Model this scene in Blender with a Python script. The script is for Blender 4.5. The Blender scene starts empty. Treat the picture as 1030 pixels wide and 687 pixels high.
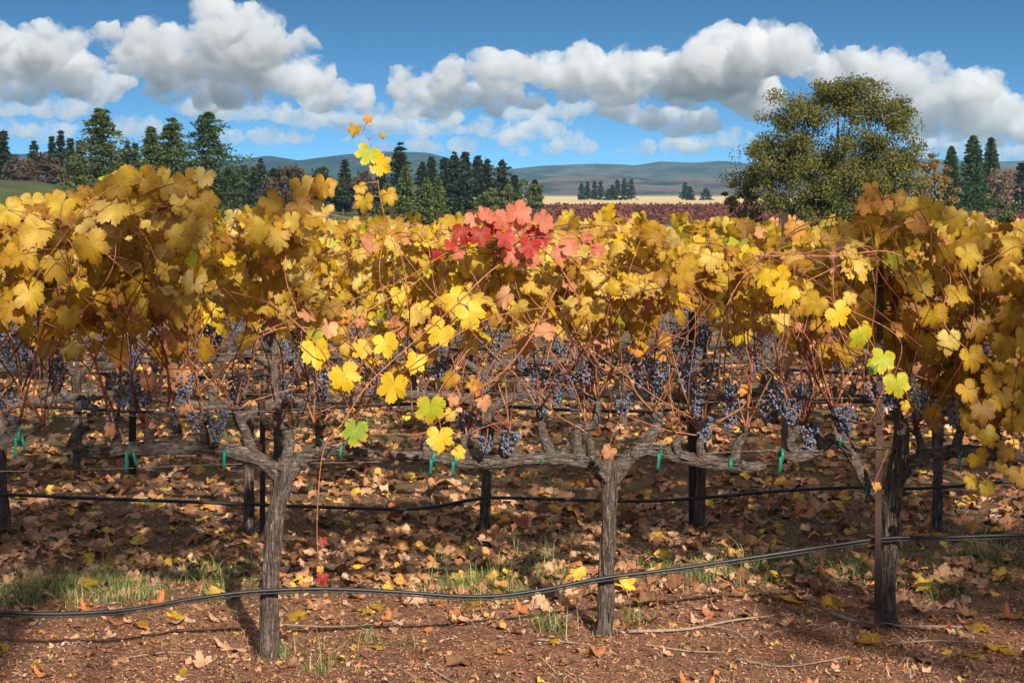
import bpy, math, random
import numpy as np
from mathutils import Vector, Matrix, noise as mnoise

# ------------------------------------------------------------------ camera, world, sun, exposure
SC = bpy.context.scene
COL = SC.collection
R = math.radians
F, HOR, EYE = 1600.0, 193.0, 1.9            # focal length in photo pixels, horizon row, eye height

cd = bpy.data.cameras.new('camera')
cd.sensor_width = 36.0
cd.lens = 36.0 * F / 1030.0
cd.shift_y = -(343.5 - HOR) / 1030.0
cd.clip_start, cd.clip_end = 0.1, 30000.0
cam = bpy.data.objects.new('camera', cd)
cam.location = (0, 0, EYE)
cam.rotation_euler = (R(90), 0, 0)
COL.objects.link(cam)
SC.camera = cam

SUN_AZ, SUN_EL = math.atan2(0.34, -0.94), R(30)      # azimuth from +Y towards +X
SUN_DIR = Vector((math.sin(SUN_AZ) * math.cos(SUN_EL), math.cos(SUN_AZ) * math.cos(SUN_EL), math.sin(SUN_EL)))
W = bpy.data.worlds.new('World')
SC.world = W
W.use_nodes = True
nt = W.node_tree
nt.nodes.clear()
wo = nt.nodes.new('ShaderNodeOutputWorld')
bg = nt.nodes.new('ShaderNodeBackground')
sky = nt.nodes.new('ShaderNodeTexSky')
sky.sky_type = 'NISHITA'
sky.sun_disc = False
sky.sun_elevation = SUN_EL
sky.sun_rotation = SUN_AZ
sky.air_density = 1.0
sky.dust_density = 0.1
sky.ozone_density = 1.2
sky.altitude = 400
tc = nt.nodes.new('ShaderNodeTexCoord')
mp = nt.nodes.new('ShaderNodeMapping')
mp.inputs['Location'].default_value = (0, 0, 0.19)
mp.inputs['Scale'].default_value = (1, 1, 4.2)
nt.links.new(tc.outputs['Generated'], mp.inputs['Vector'])
nt.links.new(mp.outputs['Vector'], sky.inputs['Vector'])
hs = nt.nodes.new('ShaderNodeHueSaturation')
hs.inputs['Saturation'].default_value = 1.22
nt.links.new(sky.outputs['Color'], hs.inputs['Color'])
tint = nt.nodes.new('ShaderNodeMix')
tint.data_type = 'RGBA'; tint.blend_type = 'MULTIPLY'; tint.inputs[0].default_value = 1.0
tint.inputs[7].default_value = (0.58, 0.80, 0.80, 1)
nt.links.new(hs.outputs['Color'], tint.inputs[6])
# broken unseen cloud cover added overhead and behind to whiten the fill light (the low clouds in view are built as bodies of vapour)
wsep = nt.nodes.new('ShaderNodeSeparateXYZ')
nt.links.new(tc.outputs['Generated'], wsep.inputs[0])
wn = nt.nodes.new('ShaderNodeTexNoise')
wn.inputs['Scale'].default_value = 3.0
wn.inputs['Detail'].default_value = 6
nt.links.new(tc.outputs['Generated'], wn.inputs['Vector'])
wr = nt.nodes.new('ShaderNodeMapRange')
wr.interpolation_type = 'SMOOTHSTEP'
for k_, v_ in (('From Min', 0.42), ('From Max', 0.58), ('To Min', 0.0), ('To Max', 0.9)):
    wr.inputs[k_].default_value = v_
nt.links.new(wn.outputs['Fac'], wr.inputs['Value'])
we = nt.nodes.new('ShaderNodeMapRange')
we.interpolation_type = 'SMOOTHSTEP'
we.inputs['From Min'].default_value = 0.18
we.inputs['From Max'].default_value = 0.32
nt.links.new(wsep.outputs[2], we.inputs['Value'])
wm = nt.nodes.new('ShaderNodeMath'); wm.operation = 'MULTIPLY'
nt.links.new(wr.outputs['Result'], wm.inputs[0]); nt.links.new(we.outputs['Result'], wm.inputs[1])
wc = nt.nodes.new('ShaderNodeMix')
wc.data_type = 'RGBA'
wc.inputs[7].default_value = (5.0, 4.6, 4.2, 1)
nt.links.new(wm.outputs[0], wc.inputs[0])
nt.links.new(tint.outputs[2], wc.inputs[6])
nt.links.new(wc.outputs[2], bg.inputs['Color'])
bg.inputs['Strength'].default_value = 0.13
nt.links.new(bg.outputs['Background'], wo.inputs['Surface'])

sl = bpy.data.lights.new('sun', 'SUN')
sl.energy = 5.0
sl.angle = R(0.53)
sl.color = (1.0, 0.91, 0.78)
sun = bpy.data.objects.new('sun', sl)
sun.rotation_euler = (-SUN_DIR).to_track_quat('-Z', 'Y').to_euler()
COL.objects.link(sun)

SC.view_settings.view_transform = 'Standard'
SC.view_settings.look = 'None'
SC.view_settings.exposure = 0.8
SC.view_settings.gamma = 1.0
cy = SC.cycles
cy.use_denoising = True
cy.max_bounces = 8
cy.diffuse_bounces = 4
cy.glossy_bounces = 2
cy.transmission_bounces = 4
cy.volume_bounces = 5
cy.transparent_max_bounces = 8
cy.use_adaptive_sampling = True
cy.adaptive_threshold = 0.02
cy.volume_step_rate = 0.5
cy.sample_clamp_indirect = 6.0

rng = np.random.default_rng(7)
rnd = random.Random(11)


# ------------------------------------------------------------------ projection and terrain
def at(px, py, Y):
    return np.array([(px - 515.0) / F * Y, Y, EYE - (py - HOR) / F * Y])


def topx(p):
    return 515.0 + F * p[0] / p[1], HOR + F * (EYE - p[2]) / p[1]


def smooth(a, b, t):
    t = np.clip((t - a) / (b - a), 0, 1)
    return t * t * (3 - 2 * t)


def ground_z(x, y):
    x = np.asarray(x, float); y = np.asarray(y, float)
    near = 1 - smooth(18, 40, y)
    b = 0.016 * np.sin(1.7 * x + 0.9 * y) + 0.013 * np.sin(2.9 * x - 1.8 * y + 1.0) + 0.010 * np.sin(5.1 * x + 3.7 * y + 2.0) \
        + 0.006 * np.sin(9.3 * x - 7.1 * y) + 0.005 * np.sin(13.1 * x + 11.3 * y + 0.6) + 0.004 * np.sin(23. * x - 3.3 * y) * np.sin(19. * y + 2 * x)
    z = b * near
    z = z - 3.0 * smooth(9, 80, y)
    z = z + 9.2 * np.exp(-((x + 105) / 42.0) ** 2 - ((y - 270) / 60.0) ** 2)
    return z


def gz(x, y):
    return float(ground_z(x, y))


# ------------------------------------------------------------------ materials
def mat(name):
    m = bpy.data.materials.new(name)
    m.use_nodes = True
    t = m.node_tree
    b = t.nodes['Principled BSDF']
    return m, t, b, t.nodes['Material Output']


def ramp(t, fac, stops):
    r = t.nodes.new('ShaderNodeValToRGB')
    e = r.color_ramp.elements
    while len(e) > 1:
        e.remove(e[-1])
    e[0].position, e[0].color = stops[0][0], (*stops[0][1], 1)
    for p, c in stops[1:]:
        k = e.new(p); k.color = (*c, 1)
    t.links.new(fac, r.inputs['Fac'])
    return r.outputs['Color']


def noise_tex(t, vec, scale, detail=4, rough=0.55, dist=0.0):
    n = t.nodes.new('ShaderNodeTexNoise')
    n.inputs['Scale'].default_value = scale
    n.inputs['Detail'].default_value = detail
    n.inputs['Roughness'].default_value = rough
    n.inputs['Distortion'].default_value = dist
    if vec is not None:
        t.links.new(vec, n.inputs['Vector'])
    return n.outputs['Fac']


def mix(t, fac, a, b, mode='MIX'):
    n = t.nodes.new('ShaderNodeMix')
    n.data_type = 'RGBA'
    n.blend_type = mode
    for sock, v in ((n.inputs[0], fac), (n.inputs[6], a), (n.inputs[7], b)):
        if hasattr(v, 'links'):
            t.links.new(v, sock)
        else:
            sock.default_value = v if not isinstance(v, tuple) else (*v, 1)
    return n.outputs[2]


def mth(t, op, a, b=0.0, c=0.0):
    n = t.nodes.new('ShaderNodeMath')
    n.operation = op
    for i, v in enumerate((a, b, c)):
        if hasattr(v, 'links'):
            t.links.new(v, n.inputs[i])
        else:
            n.inputs[i].default_value = v
    return n.outputs[0]


def maprange(t, v, a, b, c=0.0, d=1.0):
    n = t.nodes.new('ShaderNodeMapRange')
    n.clamp = True
    n.interpolation_type = 'SMOOTHSTEP'
    t.links.new(v, n.inputs['Value'])
    for k, x in zip(('From Min', 'From Max', 'To Min', 'To Max'), (a, b, c, d)):
        n.inputs[k].default_value = x
    return n.outputs['Result']


def position(t, scale=(1, 1, 1)):
    g = t.nodes.new('ShaderNodeTexCoord')
    m = t.nodes.new('ShaderNodeMapping')
    m.inputs['Scale'].default_value = scale
    t.links.new(g.outputs['Object'], m.inputs['Vector'])
    return m.outputs['Vector']


def bump(t, b, h, strength, dist):
    n = t.nodes.new('ShaderNodeBump')
    n.inputs['Strength'].default_value = strength
    n.inputs['Distance'].default_value = dist
    t.links.new(h, n.inputs['Height'])
    t.links.new(n.outputs['Normal'], b.inputs['Normal'])


def island(t):
    return t.nodes.new('ShaderNodeNewGeometry').outputs['Random Per Island']


def leaf_mat(name, stops, vein=(0.62, 0.46, 0.14), vein_amt=0.28, edge=None, edge_amt=0.5, transl=0.48, rough=0.5, spots=0.5, spec=0.35):
    """A vine leaf blade: colour varies from leaf to leaf, veins fan out of the petiole, browning spots, light shines through."""
    m, t, b, out = mat(name)
    base = ramp(t, island(t), stops)
    pos = position(t)
    n1 = noise_tex(t, pos, 26, 3)
    base = mix(t, maprange(t, n1, 0.35, 0.75, 0.0, 0.5), base, tuple(0.62 * c for c in stops[0][1]))
    uv = t.nodes.new('ShaderNodeTexCoord').outputs['UV']
    sp = t.nodes.new('ShaderNodeSeparateXYZ')
    t.links.new(uv, sp.inputs[0])
    x = mth(t, 'ABSOLUTE', mth(t, 'MULTIPLY_ADD', sp.outputs[0], 2.4, -1.2))
    y = mth(t, 'MULTIPLY_ADD', sp.outputs[1], 2.4, -1.2)
    rr = mth(t, 'SQRT', mth(t, 'ADD', mth(t, 'MULTIPLY', x, x), mth(t, 'MULTIPLY', y, y)))
    d = None
    for a in (0.0, 52.0, 110.0):
        sa, ca = math.sin(R(a)), math.cos(R(a))
        cross = mth(t, 'ABSOLUTE', mth(t, 'SUBTRACT', mth(t, 'MULTIPLY', x, ca), mth(t, 'MULTIPLY', y, sa)))
        along = mth(t, 'ADD', mth(t, 'MULTIPLY', x, sa), mth(t, 'MULTIPLY', y, ca))
        cross = mth(t, 'ADD', cross, mth(t, 'MULTIPLY', mth(t, 'LESS_THAN', along, 0.0), 9.0))
        d = cross if d is None else mth(t, 'MINIMUM', d, cross)
    v = maprange(t, d, 0.006, 0.034, vein_amt, 0.0)
    base = mix(t, v, base, vein)
    if edge:
        e = mth(t, 'MULTIPLY', maprange(t, mth(t, 'ADD', rr, mth(t, 'MULTIPLY', n1, 0.5)), 0.75, 1.2), edge_amt)
        base = mix(t, e, base, edge)
    if spots > 0:
        s = noise_tex(t, pos, 60, 2, 0.5)
        base = mix(t, maprange(t, s, 0.66, 0.72, 0.0, spots), base, (0.13, 0.055, 0.02))
    t.links.new(base, b.inputs['Base Color'])
    b.inputs['Roughness'].default_value = rough
    b.inputs['Specular IOR Level'].default_value = spec
    h = mth(t, 'SUBTRACT', mth(t, 'MULTIPLY', noise_tex(t, pos, 90, 2), 0.5), v)
    bump(t, b, h, 0.4, 0.004)
    if transl > 0:
        tr = t.nodes.new('ShaderNodeBsdfTranslucent')
        t.links.new(base, tr.inputs['Color'])
        ms = t.nodes.new('ShaderNodeMixShader')
        ms.inputs[0].default_value = transl
        t.links.new(b.outputs[0], ms.inputs[1])
        t.links.new(tr.outputs[0], ms.inputs[2])
        t.links.new(ms.outputs[0], out.inputs['Surface'])
    return m


GOLD = leaf_mat('leaf_gold', [(0, (0.30, 0.14, 0.010)), (0.25, (0.46, 0.245, 0.016)), (0.7, (0.55, 0.34, 0.018)), (1, (0.63, 0.44, 0.04))], edge=(0.26, 0.10, 0.02), edge_amt=0.7)
PALE = leaf_mat('leaf_pale', [(0, (0.50, 0.29, 0.022)), (0.5, (0.65, 0.46, 0.075)), (1, (0.72, 0.56, 0.17))], edge=(0.42, 0.22, 0.05), edge_amt=0.65)
BRIGHT = leaf_mat('leaf_bright', [(0, (0.70, 0.43, 0.012)), (0.5, (0.78, 0.52, 0.02)), (1, (0.80, 0.58, 0.05))], spots=0.6, vein_amt=0.3)
LIME = leaf_mat('leaf_lime', [(0, (0.42, 0.45, 0.02)), (1, (0.55, 0.50, 0.03))], vein=(0.25, 0.42, 0.04), vein_amt=0.6, edge=(0.72, 0.5, 0.03), edge_amt=0.9, spots=0.4)
GREEN = leaf_mat('leaf_green', [(0, (0.16, 0.30, 0.02)), (1, (0.26, 0.36, 0.03))], vein=(0.4, 0.45, 0.1), edge=(0.6, 0.45, 0.03), edge_amt=0.7, spots=0.3)
RED = leaf_mat('leaf_red', [(0, (0.32, 0.02, 0.012)), (1, (0.50, 0.045, 0.03))], vein=(0.5, 0.16, 0.08), spots=0.3)
PINK = leaf_mat('leaf_pink', [(0, (0.56, 0.14, 0.08)), (1, (0.66, 0.24, 0.13))], vein=(0.72, 0.42, 0.25), spots=0.3)
ORANGE = leaf_mat('leaf_orange', [(0, (0.60, 0.26, 0.03)), (1, (0.70, 0.36, 0.08))], vein=(0.75, 0.5, 0.25), edge=(0.6, 0.2, 0.04), spots=0.4)
DRY = leaf_mat('leaf_dry', [(0, (0.30, 0.12, 0.05)), (0.5, (0.45, 0.20, 0.09)), (1, (0.58, 0.30, 0.15))], vein=(0.6, 0.36, 0.2), vein_amt=0.3, spots=0.5, transl=0.2, rough=0.7, spec=0.2)
TAN = leaf_mat('fallen_tan', [(0, (0.44, 0.24, 0.12)), (0.5, (0.55, 0.30, 0.17)), (1, (0.62, 0.40, 0.26))], vein=(0.6, 0.4, 0.27), vein_amt=0.4, spots=0.6, transl=0.1, rough=0.75, spec=0.2)
RUST = leaf_mat('fallen_rust', [(0, (0.34, 0.10, 0.035)), (1, (0.52, 0.20, 0.07))], vein=(0.55, 0.3, 0.15), vein_amt=0.4, spots=0.6, transl=0.1, rough=0.75, spec=0.2)
BROWN = leaf_mat('fallen_brown', [(0, (0.13, 0.06, 0.03)), (1, (0.26, 0.135, 0.07))], vein=(0.3, 0.18, 0.1), vein_amt=0.4, spots=0.5, transl=0.05, rough=0.8, spec=0.15)
LITTER = leaf_mat('litter', [(0, (0.12, 0.05, 0.025)), (0.22, (0.25, 0.11, 0.05)), (0.4, (0.40, 0.20, 0.09)), (0.6, (0.50, 0.26, 0.14)), (0.75, (0.55, 0.35, 0.21)), (0.85, (0.45, 0.16, 0.06)), (0.93, (0.60, 0.34, 0.06)), (1, (0.65, 0.42, 0.05))],
                  vein=(0.55, 0.35, 0.2), vein_amt=0.25, spots=0.5, transl=0.1, rough=0.75, spec=0.15)
LEAVES = [GOLD, PALE, BRIGHT, LIME, GREEN, RED, PINK, ORANGE, DRY]
iGOLD, iPALE, iBRIGHT, iLIME, iGREEN, iRED, iPINK, iORANGE, iDRY = range(9)


def bark_mat(name, stops, sc=(30, 30, 3.0), bs=1.0):
    m, t, b, out = mat(name)
    v = position(t, sc)
    n = noise_tex(t, v, 3.2, 7, 0.65, 0.6)
    f = noise_tex(t, position(t), 55, 3)
    c = ramp(t, n, stops)
    c = mix(t, maprange(t, f, 0.4, 0.7, 0.0, 0.45), c, tuple(0.4 * x for x in stops[1][1]))
    t.links.new(c, b.inputs['Base Color'])
    b.inputs['Roughness'].default_value = 0.9
    b.inputs['Specular IOR Level'].default_value = 0.15
    bump(t, b, mth(t, 'ADD', n, mth(t, 'MULTIPLY', f, 0.4)), bs, 0.03)
    return m


BARK = bark_mat('vine_bark', [(0.32, (0.022, 0.016, 0.012)), (0.45, (0.10, 0.073, 0.057)), (0.58, (0.20, 0.155, 0.125)), (0.75, (0.33, 0.27, 0.225))])
CORDON = bark_mat('cordon_bark', [(0.32, (0.022, 0.017, 0.013)), (0.45, (0.105, 0.08, 0.064)), (0.58, (0.21, 0.17, 0.14)), (0.75, (0.34, 0.29, 0.245))], sc=(5, 28, 28))
TREEBARK = bark_mat('tree_bark', [(0.2, (0.03, 0.024, 0.02)), (0.8, (0.13, 0.10, 0.08))], sc=(2, 2, .5))
CANE = bark_mat('cane_bark', [(0.25, (0.17, 0.06, 0.03)), (0.5, (0.38, 0.16, 0.08)), (0.8, (0.52, 0.27, 0.15))], sc=(30, 30, 8), bs=0.3)
CANEDARK = bark_mat('cane_dark', [(0.25, (0.09, 0.03, 0.018)), (0.8, (0.27, 0.09, 0.05))], sc=(30, 30, 8), bs=0.3)
TWIG = bark_mat('twig_bark', [(0.25, (0.16, 0.11, 0.08)), (0.8, (0.46, 0.34, 0.26))], sc=(20, 20, 20), bs=0.4)


def plain(name, col, rough=0.6, spec=0.4, metal=0.0, vary=0.25, scale=12.0, bumpd=0.0):
    m, t, b, out = mat(name)
    n = noise_tex(t, position(t), scale, 5)
    c = mix(t, n, tuple(c * (1 - vary) for c in col), tuple(min(1, c * (1 + vary)) for c in col))
    t.links.new(c, b.inputs['Base Color'])
    b.inputs['Roughness'].default_value = rough
    b.inputs['Specular IOR Level'].default_value = spec
    b.inputs['Metallic'].default_value = metal
    if bumpd:
        bump(t, b, n, 0.6, bumpd)
    return m


HOSE = plain('black_tube', (0.012, 0.012, 0.013), 0.48, 0.4, vary=0.6, scale=30)
WIRE = plain('wire_metal', (0.13, 0.11, 0.10), 0.5, 0.5, 0.6, vary=0.5, scale=20)
TIE = plain('green_tie', (0.008, 0.13, 0.085), 0.45, 0.4, vary=0.3)
STEEL = plain('rusty_steel', (0.05, 0.026, 0.019), 0.75, 0.3, vary=0.6, scale=25, bumpd=0.003)
STAKE = plain('dark_post', (0.035, 0.024, 0.018), 0.85, 0.2, vary=0.5, scale=25, bumpd=0.004)


def grape_mat():
    m, t, b, out = mat('grape_skin')
    c = ramp(t, island(t), [(0, (0.012, 0.014, 0.026)), (0.4, (0.05, 0.062, 0.10)), (1, (0.115, 0.145, 0.205))])
    n = noise_tex(t, position(t), 45, 4)
    c = mix(t, maprange(t, n, 0.35, 0.7, 0.0, 0.6), c, (0.17, 0.205, 0.275))
    t.links.new(c, b.inputs['Base Color'])
    b.inputs['Roughness'].default_value = 0.55
    b.inputs['Specular IOR Level'].default_value = 0.35
    return m


GRAPE = grape_mat()


def foliage_mat(name, stops, transl=0.2, rough=0.7):
    m, t, b, out = mat(name)
    c = ramp(t, island(t), stops)
    n = noise_tex(t, position(t), 0.45, 3)
    c = mix(t, maprange(t, n, 0.35, 0.68, 0.0, 0.55), c, tuple(0.5 * x for x in stops[0][1]))
    t.links.new(c, b.inputs['Base Color'])
    b.inputs['Roughness'].default_value = rough
    b.inputs['Specular IOR Level'].default_value = 0.2
    tr = t.nodes.new('ShaderNodeBsdfTranslucent')
    t.links.new(c, tr.inputs['Color'])
    ms = t.nodes.new('ShaderNodeMixShader')
    ms.inputs[0].default_value = transl
    t.links.new(b.outputs[0], ms.inputs[1])
    t.links.new(tr.outputs[0], ms.inputs[2])
    t.links.new(ms.outputs[0], out.inputs['Surface'])
    return m


F_FIR = foliage_mat('fir_needles', [(0, (0.035, 0.055, 0.016)), (0.6, (0.085, 0.105, 0.03)), (1, (0.16, 0.165, 0.05))])
F_DARK = foliage_mat('dark_needles', [(0, (0.014, 0.022, 0.010)), (1, (0.045, 0.058, 0.022))])
F_PYR = foliage_mat('young_needles', [(0, (0.06, 0.09, 0.02)), (1, (0.14, 0.17, 0.045))])
F_CYP = foliage_mat('cypress_needles', [(0, (0.025, 0.05, 0.014)), (1, (0.075, 0.11, 0.03))])
F_OAK = foliage_mat('oak_leaves', [(0, (0.075, 0.078, 0.016)), (0.5, (0.125, 0.122, 0.026)), (0.9, (0.175, 0.16, 0.036)), (1, (0.24, 0.18, 0.05))])
F_OAKG = foliage_mat('oak_leaves_green', [(0, (0.075, 0.098, 0.024)), (0.6, (0.12, 0.14, 0.036)), (1, (0.17, 0.175, 0.05))])
F_AMB = foliage_mat('amber_leaves', [(0, (0.16, 0.085, 0.02)), (0.6, (0.28, 0.17, 0.04)), (1, (0.38, 0.25, 0.07))])
F_OLIVE = foliage_mat('olive_leaves', [(0, (0.10, 0.09, 0.02)), (1, (0.24, 0.20, 0.05))])
F_RUSS = foliage_mat('russet_leaves', [(0, (0.05, 0.035, 0.022)), (1, (0.13, 0.085, 0.05))])
F_PINKT = foliage_mat('pinkish_twigs', [(0, (0.19, 0.11, 0.075)), (1, (0.32, 0.20, 0.14))])
F_REDV = foliage_mat('red_vineyard_leaves', [(0, (0.10, 0.032, 0.03)), (0.6, (0.17, 0.055, 0.048)), (1, (0.23, 0.11, 0.065))])


# ------------------------------------------------------------------ mesh building
class MB:
    """Collects vertices, faces (triangles or quads), leaf coordinates and material numbers into ONE mesh."""
    def __init__(self):
        self.V, self.T, self.Q, self.UV, self.TM, self.QM, self.n = [], [], [], [], [], [], 0

    def add(self, V, T=None, Q=None, uv=None, mi=0):
        V = np.asarray(V, float)
        self.V.append(V)
        self.UV.append(np.zeros((len(V), 2)) if uv is None else uv)
        if T is not None and len(T):
            self.T.append(np.asarray(T) + self.n); self.TM.append(np.full(len(T), mi))
        if Q is not None and len(Q):
            self.Q.append(np.asarray(Q) + self.n); self.QM.append(np.full(len(Q), mi))
        self.n += len(V)

    def mesh(self, name, mats, origin=(0, 0, 0), smooth_shade=True):
        V = np.concatenate(self.V) - np.asarray(origin, float)
        UV = np.concatenate(self.UV)
        T = np.concatenate(self.T) if self.T else np.zeros((0, 3), int)
        Q = np.concatenate(self.Q) if self.Q else np.zeros((0, 4), int)
        me = bpy.data.meshes.new(name)
        loops = np.concatenate([T.ravel(), Q.ravel()]).astype(np.int32)
        me.vertices.add(len(V))
        me.vertices.foreach_set('co', V.astype(np.float32).ravel())
        me.loops.add(len(loops))
        me.loops.foreach_set('vertex_index', loops)
        me.polygons.add(len(T) + len(Q))
        st = np.concatenate([np.arange(len(T)) * 3, len(T) * 3 + np.arange(len(Q)) * 4]).astype(np.int32)
        me.polygons.foreach_set('loop_start', st)
        mi = np.concatenate((self.TM + self.QM) or [np.zeros(0)]).astype(np.int32)
        me.polygons.foreach_set('material_index', mi)
        me.polygons.foreach_set('use_smooth', np.full(len(T) + len(Q), smooth_shade))
        uvl = me.uv_layers.new(name='UVMap')
        uvl.data.foreach_set('uv', UV[loops].astype(np.float32).ravel())
        for m in (mats if isinstance(mats, (list, tuple)) else [mats]):
            me.materials.append(m)
        me.update(calc_edges=True)
        me.validate()
        return me

    def build(self, name, mats, parent=None, origin=(0, 0, 0), smooth_shade=True):
        o = bpy.data.objects.new(name, self.mesh(name, mats, origin, smooth_shade))
        COL.objects.link(o)
        if parent is not None:
            o.parent = parent
        else:
            o.location = origin
        return o


def tag(o, label=None, cat=None, group=None, kind=None):
    if label: o['label'] = label
    if cat: o['category'] = cat
    if group: o['group'] = group
    if kind: o['kind'] = kind
    return o


def thing(name, label, cat, loc, group=None):
    o = bpy.data.objects.new(name, None)
    o.empty_display_size = 0.1
    o.location = loc
    COL.objects.link(o)
    return tag(o, label, cat, group)


def copy_tree(o, parent=None):
    c = o.copy()
    COL.objects.link(c)
    c.parent = parent
    for ch in list(KIDS.get(o.name, [])):
        copy_tree(ch, c)
    return c


KIDS = {}


def catmull(P, n):
    P = np.asarray(P, float)
    if len(P) == 2:
        return P[0] + (P[1] - P[0]) * np.linspace(0, 1, n)[:, None]
    Q = np.vstack([2 * P[0] - P[1], P, 2 * P[-1] - P[-2]])
    s = np.concatenate([[0], np.cumsum(np.linalg.norm(np.diff(P[:, :3], axis=0), axis=1))])
    s /= s[-1]
    out = []
    for u in np.linspace(0, 1, n):
        i = min(max(np.searchsorted(s, u, 'right') - 1, 0), len(P) - 2)
        t = (u - s[i]) / (s[i + 1] - s[i] + 1e-9)
        a, b, c, d = Q[i], Q[i + 1], Q[i + 2], Q[i + 3]
        out.append(0.5 * (2 * b + (c - a) * t + (2 * a - 5 * b + 4 * c - d) * t * t + (3 * b - a - 3 * c + d) * t ** 3))
    return np.array(out)


def tube(mb, P, rad, sides=8, gnarl=0.0, seed=0.0, ridges=0, mi=0, n=None, stretch=None):
    """A tapering tube along P; gnarl roughens it as old wood, ridges run lengthwise."""
    P = np.asarray(P, float)
    rad = np.asarray(rad, float) if np.ndim(rad) else np.full(len(P), float(rad))
    if n:
        PR = catmull(np.hstack([P, rad[:, None]]), n)
        P, rad = PR[:, :3], np.maximum(PR[:, 3], 1e-4)
    m = len(P)
    T = np.gradient(P, axis=0)
    T /= np.linalg.norm(T, axis=1)[:, None] + 1e-9
    up = np.array([0, 0, 1.0]) if abs(T[0][2]) < 0.8 else np.array([1.0, 0, 0])
    u = np.cross(T[0], up); u /= np.linalg.norm(u)
    V = np.zeros((m, sides, 3))
    ang = np.arange(sides) / sides * 2 * math.pi
    L = 0.0
    for i in range(m):
        if i:
            L += np.linalg.norm(P[i] - P[i - 1])
        u = u - T[i] * np.dot(u, T[i]); u /= np.linalg.norm(u) + 1e-9
        v = np.cross(T[i], u)
        r = np.full(sides, rad[i])
        if gnarl:
            for k in range(sides):
                c, s_ = math.cos(ang[k]), math.sin(ang[k])
                q = mnoise.noise((c * 1.6 + seed, s_ * 1.6, L * 5.0)) * 0.9 + mnoise.noise((c * 4.5 + seed, s_ * 4.5, L * 11.0 + 5)) * 0.6
                if ridges:
                    q += 1.3 * abs(mnoise.noise((c * 5.0 + seed + L * 2.5, s_ * 5.0, L * 2.6 + 9))) - 0.35
                r[k] *= 1 + gnarl * q
        V[i] = P[i] + np.cos(ang)[:, None] * r[:, None] * u + np.sin(ang)[:, None] * r[:, None] * v
    idx = np.arange(m * sides).reshape(m, sides)
    a = idx[:-1]; b = idx[1:]
    Q = np.stack([a, np.roll(a, -1, 1), np.roll(b, -1, 1), b], -1).reshape(-1, 4)
    Vf = np.vstack([V.reshape(-1, 3), P[:1], P[-1:]])
    c0, c1 = m * sides, m * sides + 1
    Tf = [(c0, idx[0, (k + 1) % sides], idx[0, k]) for k in range(sides)] + [(c1, idx[-1, k], idx[-1, (k + 1) % sides]) for k in range(sides)]
    mb.add(Vf, T=Tf, Q=Q, mi=mi)


# ------------------------------------------------------------------ leaf shapes
def leaf_template(seed, n=50, rings=True):
    """The lobed, toothed outline of a grape leaf; petiole at the origin, tip along +y."""
    g = np.random.default_rng(seed)
    key = np.array([[0, 1.0], [10, 0.93], [20, 0.84], [26, 0.76], [30, 0.50], [34, 0.76], [44, 0.88], [54, 0.95], [64, 0.90], [74, 0.80], [79, 0.72], [83, 0.50], [87, 0.72], [98, 0.80], [112, 0.83], [126, 0.78], [140, 0.70], [154, 0.62], [166, 0.48], [174, 0.20], [180, 0.06]])
    def half():
        k = key.copy()
        k[1:-1, 1] *= 1 + g.normal(0, 0.045, len(k) - 2)
        for i, w in ((4, g.uniform(0.85, 1.35)), (11, g.uniform(0.85, 1.45))):
            k[i, 1] = min(k[i, 1] * w, 0.74)
        return k
    ka, kb = half(), half()
    u = np.linspace(-1, 1, n, endpoint=False) + 1.0 / n
    th = 180 * u
    if n >= 34:      # gather vertices at the sinuses so that they stay narrow
        for c_ in (30, 83):
            for sg in (-1, 1):
                j = np.argsort(np.abs(th - sg * c_))[:3]
                j = np.sort(j)
                th[j] = sg * c_ + np.array([-4.0, 0, 4.0])
    th = np.sort(th)
    r = np.where(th > 0, np.interp(np.abs(th), ka[:, 0], ka[:, 1]), np.interp(np.abs(th), kb[:, 0], kb[:, 1]))
    tooth = np.where(np.arange(n) % 2 == 0, 1.055, 0.94) + g.normal(0, 0.025, n)
    r = r * np.where(np.abs(th) > 165, 1, tooth)
    a = np.radians(th)
    out = np.stack([np.sin(a) * r * 0.95, np.cos(a) * r - 0.0], 1)
    if not rings:
        V = np.vstack([[[0, 0]], out])
        T = [(0, 1 + (k + 1) % n, 1 + k) for k in range(n) if k != n - 1]
    else:
        V = np.vstack([[[0, 0]], out * 0.5, out])
        T = []
        for k in range(n - 1):
            k2 = k + 1
            T.append((0, 1 + k2, 1 + k))
            T += [(1 + k, 1 + k2, 1 + n + k2), (1 + k, 1 + n + k2, 1 + n + k)]
    return V, np.array(T), (V / 2.4 + 0.5)


HI = [leaf_template(s, 56, True) for s in range(7)]
MID = [leaf_template(s + 10, 34, True) for s in range(4)]
LO = [leaf_template(s + 20, 26, False) for s in range(4)]


def leaf_points(tpl, g, curl=1.0):
    V = tpl[0]
    x, y = V[:, 0], V[:, 1]
    r2 = x * x + y * y
    th = np.arctan2(x, y)
    z = -g.uniform(0.0, 0.42) * curl * r2 + g.uniform(-0.12, 0.48) * curl * np.abs(x) + 0.09 * curl * r2 * np.sin(3 * th + g.uniform(0, 6)) \
        + 0.06 * curl * r2 * np.sin(5 * th + g.uniform(0, 6)) - g.uniform(-0.1, 0.3) * curl * y * np.abs(y)
    return np.stack([x * g.uniform(0.88, 1.1), y, z], 1)


def basis(nrm, tip):
    n = nrm / (np.linalg.norm(nrm) + 1e-9)
    t = tip - n * np.dot(tip, n); t /= np.linalg.norm(t) + 1e-9
    return np.stack([np.cross(t, n), t, n], 1)


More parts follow.
